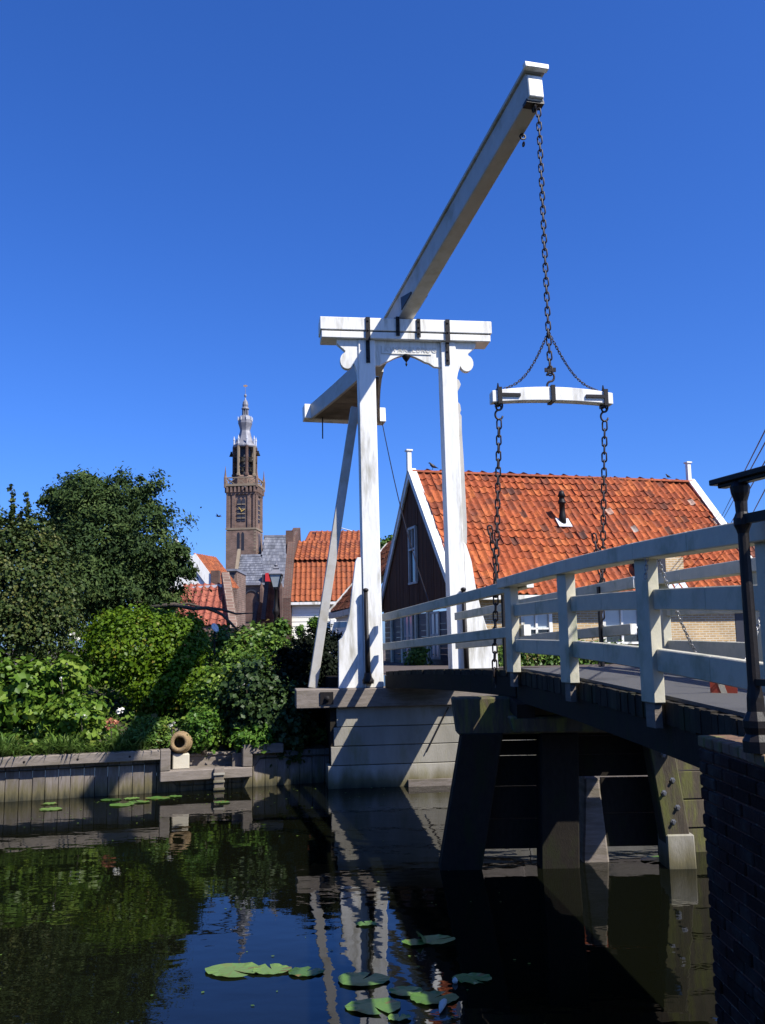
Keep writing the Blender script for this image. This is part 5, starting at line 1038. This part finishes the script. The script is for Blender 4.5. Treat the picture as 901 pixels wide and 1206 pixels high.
hol = thing('holly_tree', 'dense holly tree with upright shoots at the left edge of the photo', 'tree', P(30,800,Yh))
hbl = [blob(18,690,68,64,Yh), blob(58,700,30,60,Yh), blob(20,745,80,50,Yh), blob(40,640,30,36,Yh), blob(5,645,26,42,Yh), blob(-50,680,60,80,Yh)]
foliage(hol, 'crown', hbl, 42000, .072, L_HOL, clump=22, up=.4, cr=.13, shell=.5)
shoots = []
for x0, y0, x1, y1 in ((16,640,13,573),(36,640,33,583),(2,655,-2,612),(24,650,23,604),(52,660,55,625)):
    for k in range(9): t = k/8; shoots.append(blob(x0+(x1-x0)*t+random.uniform(-1.5,1.5), y0+(y1-y0)*t, 5.5-3.6*t, 5, Yh))
foliage(hol, 'upright_shoots', shoots, 3400, .066, L_HOL, clump=9, up=.2, cr=.4, shell=.2)
mb = MB()
for x0, y0, x1, y1 in ((16,650,13,573),(36,650,33,583),(2,665,-2,612),(24,660,23,604),(52,670,55,625)): mb.tube([P(x0,y0,Yh),P(x1,y1,Yh)], [.02,.006], 5)
part(mb, 'shoot_stems', BARK, hol)
limbs(hol, P(30,810,Yh), [b[0] for b in hbl], .16)
Yg = 19.8
gbl = [blob(165,765,66,44,Yg), blob(208,760,36,36,Yg), blob(128,772,32,28,Yg), blob(192,806,40,40,Yg-.4), blob(222,800,22,40,Yg-.5), blob(150,738,40,18,Yg), blob(205,738,32,16,Yg)]
bush('golden_hedge', 'rounded golden green hedge crossed by the diagonal beam shadow', 'hedge', P(180,850,Yg), gbl, 34000, .070, L_YEL, clump=20, cr=.15, shell=.62, rough=.12)
Yb = 17.9
bush('hydrangea_bush', 'broad leaved light green bush behind the left end of the quay', 'bush', P(45,880,Yb), [blob(35,812,48,34,Yb), blob(85,797,26,22,Yb), blob(12,840,46,36,Yb), blob(-40,820,50,50,Yb), blob(60,835,40,24,Yb)], 8200, .125, L_BIG, clump=14, cr=.2, shell=.6, rough=.22)
Yb2 = 17.2
bush('low_hydrangea', 'low leafy bush with white lacy blooms above the quay', 'bush', P(88,878,Yb2), [blob(88,845,32,22,Yb2), blob(70,860,26,16,Yb2), blob(104,862,20,16,Yb2)], 3200, .105, L_BIG, clump=12, cr=.2, shell=.55)
Ym = 18.6
bush('rose_bush', 'tall loose rose bush between the golden hedge and the dark shrubs', 'bush', P(262,880,Ym), [blob(262,815,28,30,Ym), blob(248,835,26,30,Ym), blob(280,822,26,30,Ym), blob(240,862,30,20,Ym-.6)], 9000, .085, L_BIG, clump=14, cr=.2, shell=.4, rough=.3)
bush('laurel_shrub', 'upright glossy shrub below the street lamp', 'bush', P(306,790,25.2), [blob(306,760,34,22,25.2), blob(325,772,24,28,25.2), blob(285,785,34,34,24.8), blob(330,742,12,12,25.2), blob(262,765,24,26,25.0), blob(300,800,30,30,23.5)], 15000, .10, L_MID, clump=14, cr=.2, shell=.45, rough=.3)
bush('shaded_shrub', 'dark shaded shrub with a cream rose beside the dark hedge', 'bush', P(310,880,18.0), [blob(300,820,36,36,18.1), blob(325,850,30,40,17.9), blob(288,850,22,30,18.0), blob(345,865,20,34,17.7)], 11000, .085, L_DRK, clump=14, cr=.2, shell=.4, rough=.3)
bush('bright_fern', 'small bright green fern like shrub left of the landing steps', 'bush', P(240,888,17.5), [blob(240,855,16,20,17.5), blob(228,868,13,14,17.4)], 3600, .06, L_BRT, clump=14, cr=.24, shell=.4)
bush('planter_plant', 'fresh green leafy plant above the capping right of the steps', 'plant', P(297,886,17.35), [blob(292,872,17,10,17.35), blob(308,870,11,13,17.35)], 1300, .10, L_BRT, tr=.02, clump=9, cr=.3, shell=.4, wd=.25, droop=-.3)
bush('silvery_perennial', 'pale grey green perennial clump left of the straw basket', 'plant', P(182,888,17.1), [blob(182,868,18,16,17.1), blob(165,874,16,12,17.0)], 2200, .085, L_MID, tr=.02, clump=10, cr=.3, shell=.4, wd=.22)
bush('dark_hedge', 'smooth clipped hedge left of the portal foot with deep shade in its leaf colour', 'hedge', P(356,850,18.9), [blob(352,782,24,30,18.9), blob(372,772,26,32,18.9), blob(338,800,20,34,18.9), blob(385,790,26,50,19.2), blob(360,815,40,40,19.0)], 16000, .07, L_BLK, clump=16, cr=.14, shell=.7, rough=.05)
# shrubs by the brick house
bush('house_hedge', 'dark green hedge along the brick house wall behind the railing', 'hedge', H(2.4,HW+1.3,1.95), [tuple((tuple(H(u,HW+1.2,HC-.42)), (.85,.5,.46))) for u in (.6,1.5,2.4,3.3)], 9000, .075, L_MID, clump=14, cr=.16, shell=.6)
bush('yellow_shrub', 'yellowish shrub against the brick wall beyond the asphalt deck', 'bush', H(4.4,HW+1.2,1.95), [tuple((tuple(H(u,HW+1.1,HC-.50)), (.6,.4,.34))) for u in (4.0,4.8)], 3600, .06, L_YEL, clump=14, cr=.16, shell=.6)
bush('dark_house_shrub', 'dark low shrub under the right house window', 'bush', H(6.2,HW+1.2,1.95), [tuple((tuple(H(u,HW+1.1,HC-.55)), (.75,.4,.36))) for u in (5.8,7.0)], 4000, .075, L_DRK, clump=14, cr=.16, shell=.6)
bush('gable_shrub', 'small green shrub at the foot of the dark gable', 'bush', H(-.5,1.9,1.95), [tuple((tuple(H(-.5,1.9,HC-.38)), (.3,.5,.4)))], 1600, .07, L_MID, clump=12, cr=.2, shell=.5)
dt = thing('distant_tree', 'small distant tree showing above the annex roof', 'tree', P(458,700,60)); foliage(dt, 'crown', [blob(455,650,16,16,60), blob(462,640,8,9,60)], 1800, .22, L_MID, clump=12, cr=.2, shell=.4); limbs(dt, P(458,715,60), [P(455,650,60), P(462,642,60)], .15)
bush('wall_climber', 'small green climber against the cream boarded wall', 'bush', P(372,762,40), [blob(372,735,9,8,40), blob(353,742,4,6,40)], 900, .13, L_BRT, tr=.03, clump=10, cr=.25, shell=.3)
# border of strap leaves along the quay: uncountable, one object
n = 5200; xs = -4.25 - 3.6*RNG.random(n)**.9; o = RNG.uniform(.22,.80,n); ys = 16.63+.31*(xs+4.16); bx0 = np.stack([xs-.297*o, ys+.955*o, np.full(n,.53)],1)
ang = RNG.uniform(0,6.28,n); ln = RNG.uniform(.22,.62,n)*(.75+.5*np.sin(xs*3.1)**2); dirh = np.stack([np.cos(ang), np.sin(ang)-.25, np.zeros(n)],1); side = unit(np.stack([-dirh[:,1], dirh[:,0], np.zeros(n)],1)); lean = RNG.uniform(.25,.8,n)
vs = np.empty((n,7,3)); wdt = RNG.uniform(.010,.020,n)[:,None]
for i, (t, k) in enumerate(((0,1),(.45,1),(.8,.8))):
    c = bx0 + dirh*(ln*lean*t**1.6)[:,None] + np.array([0,0,1])*(ln*(t-.42*lean*t**3))[:,None]; vs[:,2*i] = c-side*wdt*k; vs[:,2*i+1] = c+side*wdt*k
vs[:,6] = bx0 + dirh*(ln*lean*1.08)[:,None] + np.array([0,0,1])*(ln*(1-.55*lean))[:,None]
me = bpy.data.meshes.new('strap_leaf_border'); me.vertices.add(n*7); me.vertices.foreach_set('co', vs.reshape(-1).astype(np.float32))
me.loops.add(n*11); me.polygons.add(n*3); idx = np.arange(n)[:,None]*7+np.array([0,1,3,2,2,3,5,4,4,5,6])[None]; me.loops.foreach_set('vertex_index', idx.reshape(-1).astype(np.int32))
me.polygons.foreach_set('loop_start', (np.arange(n)[:,None]*11+np.array([0,4,8])[None]).reshape(-1).astype(np.int32)); at = me.attributes.new('tint','FLOAT','FACE'); at.data.foreach_set('value', np.repeat(np.clip(RNG.normal(.5,.22,n),0,1),3).astype(np.float32))
me.materials.append(L_GRS); me.update(calc_edges=True); g = link(me, 'strap_leaf_border', kind='stuff'); tag(g, 'strappy green leaves crowding over the quay edge', 'grass')
# unseen trees added to block low sky light, left bank and behind the camera
tl = []
for k in range(9): tl.append(((-13-4.2*k+random.uniform(-1,1), 15.5-1.3*k+random.uniform(-1,1.5), 4.5+random.uniform(-.5,1)), (3.0,2.6,3.6)))
for k in range(12): tl.append(((-48+5.2*k+random.uniform(-1,1), -24+random.uniform(-2,2), 4.5+random.uniform(-.5,1.2)), (3.4,2.6,3.8)))
tt = bpy.data.objects.new('tmp_root', None); ORI[tt.name] = Matrix.Identity(4); COL.objects.link(tt); tlo = foliage(tt, 'sky_block_trees', tl, 26000, .55, L_MID, clump=20, cr=.16, shell=.45, rough=.2)
tlo.parent = None; bpy.data.objects.remove(tt); tag(tlo, 'unseen trees added out of frame to block low sky light', 'trees', kind='stuff')
# low ground cover filling the bank
gc = bpy.data.objects.new('ground_cover', None)
n = 9000; xs = RNG.uniform(-9,-1.0,n); ys = 16.63+.31*(xs+4.16)+.3+RNG.random(n)**1.2*7.0; t = (ys-(16.63+.31*(xs+4.16)))/9.3; keep = ~((xs > -4.1) & (xs < -2.4) & (t < .22)); xs, ys, t = xs[keep], ys[keep], t[keep]; n = len(xs)
C = np.stack([xs, ys, .58+1.45*t**.8+RNG.random(n)*.16],1); nr = unit(RNG.normal(size=(n,3))*.6+np.array([0,-.3,1])); a = unit(np.cross(nr, RNG.normal(size=(n,3)))); b = np.cross(nr,a); sz = RNG.uniform(.06,.16,n)[:,None]
bpy.data.objects.remove(gc); gcm = leaf_mesh('ground_cover', C, a*sz, b*sz, nr*sz, L_MID, (0,0,0), RNG.random(n)); g = link(gcm, 'ground_cover', kind='stuff'); tag(g, 'low leafy ground cover over the garden bank', 'ground cover')
# blooms
def bloom(x, y, Y, r, m, label, n=22, name='flower_head'):
    t = thing(name, label, 'flower', P(x,y,Y)); foliage(t, 'petals', [(tuple(P(x,y,Y)), (r,r*.6,r*.7))], n, r*.5, m, clump=8, cr=.3, shell=.7, wd=.5)
    mb = MB(); mb.tube([P(x,y,Y), P(x,y,Y)+V(.02,.05,-.3)], .008, 5); part(mb, 'stem', BARK, t)
bloom(95,842,16.75,.10,L_WHT,'white lacy hydrangea head over the quay', 26); bloom(89,749,19.5,.10,L_WHT,'white blossom glowing in the gap between holly and golden hedge'); bloom(137,838,17.2,.11,L_WHT,'greyish white flower spike in the dark hollow under the hedge', 18); bloom(130,853,17.0,.12,L_PNK,'withered orange brown flower in the dark hollow under the hedge', 50)
bloom(290,807,17.5,.06,L_WHT,'single cream rose on the shaded shrub'); bloom(72,798,17.3,.05,L_WHT,'small pale bloom on the broad leaved bush'); bloom(202,852,17.0,.07,L_WHT,'small white flowers above the straw basket', 18)
# bare twisted branch over the hedge, white dish
br = thing('bare_branch', 'bare twisted brown branch reaching over the hedge top towards the red roof', 'branch', P(190,714,20.3))
mb = MB(); mb.tube([P(x,y,20.3) for x,y in ((175,716),(205,712),(228,717),(245,716),(262,724),(272,734),(280,742))], [.05,.05,.045,.04,.035,.03,.015], 7); mb.tube([P(x,y,20.3) for x,y in ((245,716),(262,718),(278,723),(300,722))], [.035,.03,.022,.01], 6); mb.tube([P(x,y,20.35) for x,y in ((200,714),(222,711),(240,716),(258,722))], [.03,.03,.025,.02], 6); part(mb, 'branch', BARK, br, smooth=True)
q = P(252,740,20.6); gd = thing('white_dish', 'round white dish peeping out beside the golden hedge', 'dish', q-V(0,0,.5)); mb = MB(); mb.lathe(q, [(.02,-.02),(.07,-.01),(.105,.03),(.11,.04),(.07,.0),(.02,-.015)], 14, V(.75,-.5,.45).to_track_quat('Z','Y').to_matrix()); part(mb, 'dish', WHITE, gd, smooth=True); mb = MB(); mb.tube([q+V(0,.06,0), q+V(0,.08,-.6)], .02); part(mb, 'bracket', IRON, gd)
# ================================================================== LILY PADS
def pad(x, y, wpx, label, ratio=1.0, rot=None, up=False, dz=.006):
    c = PZ(x, y, 0.0); r = wpx/2*c.y/FPX; n = 26; rot = random.uniform(0,6.28) if rot is None else rot; mb = MB(); vs = [V(c.x, c.y, dz+.004)]
    for ring in (.55, 1.0):
        for k in range(n):
            a = rot + .12 + (2*math.pi-.24)*k/(n-1); rr = r*ring*(1+(.05*math.sin(3*a+rot)+random.uniform(-.035,.035))*(ring > .9)); z = dz + (.004+random.uniform(-.003,.010) if ring > .9 else .003)
            if up and ring > .9 and 8 < k < 14: z += .06
            vs.append(V(c.x+rr*math.cos(a), c.y+rr*math.sin(a)*ratio, z))
    tn = min(.85,max(.05,random.gauss(.5,.25)))
    for k in range(n-1): mb.add([vs[0],vs[1+k],vs[2+k]], [(0,1,2)], tn+(.09 if k%3 == 0 else 0)); mb.add([vs[1+k],vs[1+n+k],vs[2+n+k],vs[2+k]], [(0,1,2,3)], 1.0 if random.random() < .07 else tn+random.uniform(-.06,.08))
    o = link(mb.mesh('lily_pad', L_PAD, c, smooth=False), 'lily_pad', None, Matrix.Translation(c)); tag(o, label, 'lily pad', 'lily pads floating on the canal')
for a in ((275,1144,62,'large lily pad on blue sky reflection, left of three touching pads'),(320,1143,44,'rounded lily pad in the middle of the three touching pads'),(360,1146,40,'dull wet lily pad at the right end of the three touching pads'),
          (431,1089,24,'small bright lily pad on the reflection of the white post, uppermost there'),(427,1155,58,'half shaded lily pad on the white post reflection, middle of the column'),(441,1187,62,'large lily pad near the bottom edge below the half shaded one'),
          (511,1177,54,'broad sunlit lily pad at the lower centre beside a white feather'),(478,1169,38,'lily pad partly tucked left of the broad sunlit pad'),(557,1154,44,'dark shaded lily pad right of the broad sunlit pad'),(490,1111,32,'dark lily pad left of the one with a raised leaf edge'),
          (58,947,18,'tiny lily pad close to the quay at far left'),(60,953.5,26,'flat lily pad just in front of the tiny one by the quay'),(131,942.5,24,'lily pad at the quay foot inside the diagonal shadow, leftmost of the cluster'),(143,948.5,28,'front left lily pad of the cluster by the quay'),(155,941,18,'small lily pad at the back of the quay cluster'),(164,945,24,'middle lily pad of the cluster by the quay'),(186,940.5,28,'rearmost right lily pad of the cluster by the quay'),(205,938.5,18,'right end lily pad of the quay cluster under the notch'),(262,945.5,18,'single lily pad beside the ladder post'),(776,1013,40,'bright lily pad beside the raked pile of the pier'),(470,1200,26,'lily pad cut by the bottom edge of the photo')): pad(*a, ratio=.74)
pad(513,1108,44,'lily pad with one leaf edge raised out of the water', up=True, rot=.5, ratio=.74)
for x, y in ((536,1158),):
    c = PZ(x,y,0); mb = MB(); mb.lathe(c, [(.008,-.005),(.02,.008),(.022,.022),(.013,.036),(.003,.045)], 8); solo(mb, 'lily_bud', L_WHT, 'white water lily bud between the dark pads', 'flower', smooth=True)
c = PZ(522,1189,0); mb = MB(); pts = [c+V(-.03+.06*t, -.09+.2*t, .01+.03*math.sin(3*t)) for t in (0,.25,.5,.75,1)]; mb.tube(pts, [.004,.02,.026,.02,.003], 6); solo(mb, 'white_feather', L_WHT, 'curled white feather floating in front of the broad lily pad', 'feather', smooth=True)
# ================================================================== STREET LAMP, BIRDS, WIRES
Yl = 27.0; lp = P(325,760,Yl); lamp = thing('street_lamp', 'old black street lamp with tapered glass lantern before the church', 'street lamp', V(lp.x,lp.y,1.9)); lx, ly = lp.x, lp.y
lz = lambda y: P(324,y,Yl).z
mb = MB(); mb.lathe(V(lx,ly,0), [(.11,1.9),(.11,2.3),(.07,2.4),(.06,lz(725)),(.10,lz(722)),(.10,lz(719)),(.06,lz(714)),(.05,lz(695)),(.08,lz(694)),(.04,lz(691))], 10); part(mb, 'post', IRON, lamp, smooth=True)
mb = MB(); mb.lathe(V(lx,ly,0), [(.12,lz(691.5)),(.24,lz(677))], 4, rot=math.pi/4); part(mb, 'lantern_glass', SKYG, lamp)
mb = MB(); mb.lathe(V(lx,ly,0), [(.27,lz(677)),(.28,lz(676)),(.12,lz(671.5)),(.10,lz(670.5)),(.13,lz(669.5)),(.02,lz(667))], 4, rot=math.pi/4); mb.lathe(V(lx,ly,0), [(.03,lz(668)),(.06,lz(665.5)),(.02,lz(664)),(.015,lz(661))], 8); lh = part(mb, 'lantern_roof', LEAD, lamp)
mb = MB()
for k in range(4):
    a = math.pi/4+k*math.pi/2; mb.bar(V(lx+.125*math.cos(a),ly+.125*math.sin(a),lz(691.5)), V(lx+.25*math.cos(a),ly+.25*math.sin(a),lz(677)), .025, .025)
part(mb, 'lantern_frame', IRON, lamp)
def bird(p, face, s, label, flying=False):
    p = Vector(p); f = Vector(face).normalized(); t = thing('bird', label, 'bird', p); sd = f.cross(V(0,0,1))
    if not flying:
        pts = [p+f*a*s+V(0,0,b*s) for a,b in ((-.95,.22),(-.6,.34),(-.3,.46),(0,.60),(.25,.80),(.36,.98),(.47,1.06),(.58,1.05),(.72,1.0))]; rr = [.03,.10,.22,.28,.22,.13,.13,.09,.01]
    else: pts = [p+f*a*s for a in (-.9,-.5,-.2,.2,.45,.6,.75)]; rr = [.06,.10,.18,.18,.11,.09,.01]
    mb = MB(); mb.tube(pts, [r*s for r in rr], 8); part(mb, 'body', BIRDM, t, smooth=True); mb = MB()
    for q in (-1, 1):
        if flying: b = p+sd*q*.15*s; mb.hexa([b-f*.2*s,b+f*.25*s,b+sd*q*1.1*s+V(0,0,.5*s)-f*.1*s,b+sd*q*1.0*s+V(0,0,.45*s)-f*.3*s]+[v+V(0,0,.03*s) for v in (b-f*.2*s,b+f*.25*s,b+sd*q*1.1*s+V(0,0,.5*s)-f*.1*s,b+sd*q*1.0*s+V(0,0,.45*s)-f*.3*s)])
        else: b = p+sd*q*.22*s+V(0,0,.5*s); mb.tube([b+f*.2*s+V(0,0,.2*s), b, b-f*.55*s-V(0,0,.2*s)], [.08*s,.14*s,.03*s], 6)
    part(mb, 'wings', BIRDM, t, smooth=True)
    if not flying:
        mb = MB()
        for q in (-1, 1): mb.tube([p+sd*q*.08*s+V(0,0,.4*s), p+sd*q*.08*s, p+sd*q*.08*s+f*.15*s], .025*s, 5)
        part(mb, 'legs', BIRDM, t)
def ridge_at(px): 
    best = min((abs(450.5 + FPX*((H(u,0,ZR)-V(0,0,HC)).dot(CR))/((H(u,0,ZR)-V(0,0,HC)).dot(fw)) - px), u) for u in np.arange(0, HLEN, .02)); return H(best[1],0,ZR+.13)
bird(ridge_at(510), V(-1,-.2,0), .19, 'black bird standing on the roof ridge left of the right portal post'); bird(ridge_at(787), V(-1,-.3,0), .13, 'small black bird perched near the right end of the tiled ridge'); bird(P(257,608,70), V(-1,.3,.2), .32, 'tiny dark bird flying beside the church tower', True)
for i, (a, b) in enumerate((((905,499),(845,618)),((905,514),(847,620)),((905,536),(852,632)),((905,569),(872,632)))):
    p, q = P(*a, 13+i*.5), P(*b, 46); p2 = p + (p-q)*.25; mb = MB(); pts = [p2 + (q-p2)*t - V(0,0,.0*math.sin(math.pi*t)) for t in [k/12 for k in range(13)]]; mb.tube(pts, .011, 5)
    solo(mb, 'overhead_wire', IRON, ('uppermost thin wire crossing the sky at the right edge','second thin wire from the top at the right edge','third thin wire from the top at the right edge','lowest thin wire just above the iron handrail')[i], 'wire', 'overhead wires at the right edge')

# specks of leaf and seed drifting on the water: uncountable, one object
n = 260; xs = RNG.uniform(-5.5,1.2,n); ys = np.where(RNG.random(n) < .6, 16.2+.31*(xs+4.16)-RNG.random(n)**2*2.5, RNG.uniform(6.2,13,n)); C = np.stack([xs, ys, np.full(n,.006)],1); ang = RNG.uniform(0,6.28,n); A = np.stack([np.cos(ang),np.sin(ang),np.zeros(n)],1); Bq = np.stack([-np.sin(ang),np.cos(ang),np.zeros(n)],1); sz = RNG.uniform(.012,.045,n)[:,None]
g = link(leaf_mesh('floating_specks', C, A*sz, Bq*sz, np.tile([0,0,1.],(n,1))*sz*.1, L_MID, (0,0,0), RNG.random(n), .35, .1), 'floating_specks', kind='stuff'); tag(g, 'tiny drifting leaf specks scattered over the canal water', 'leaf specks')
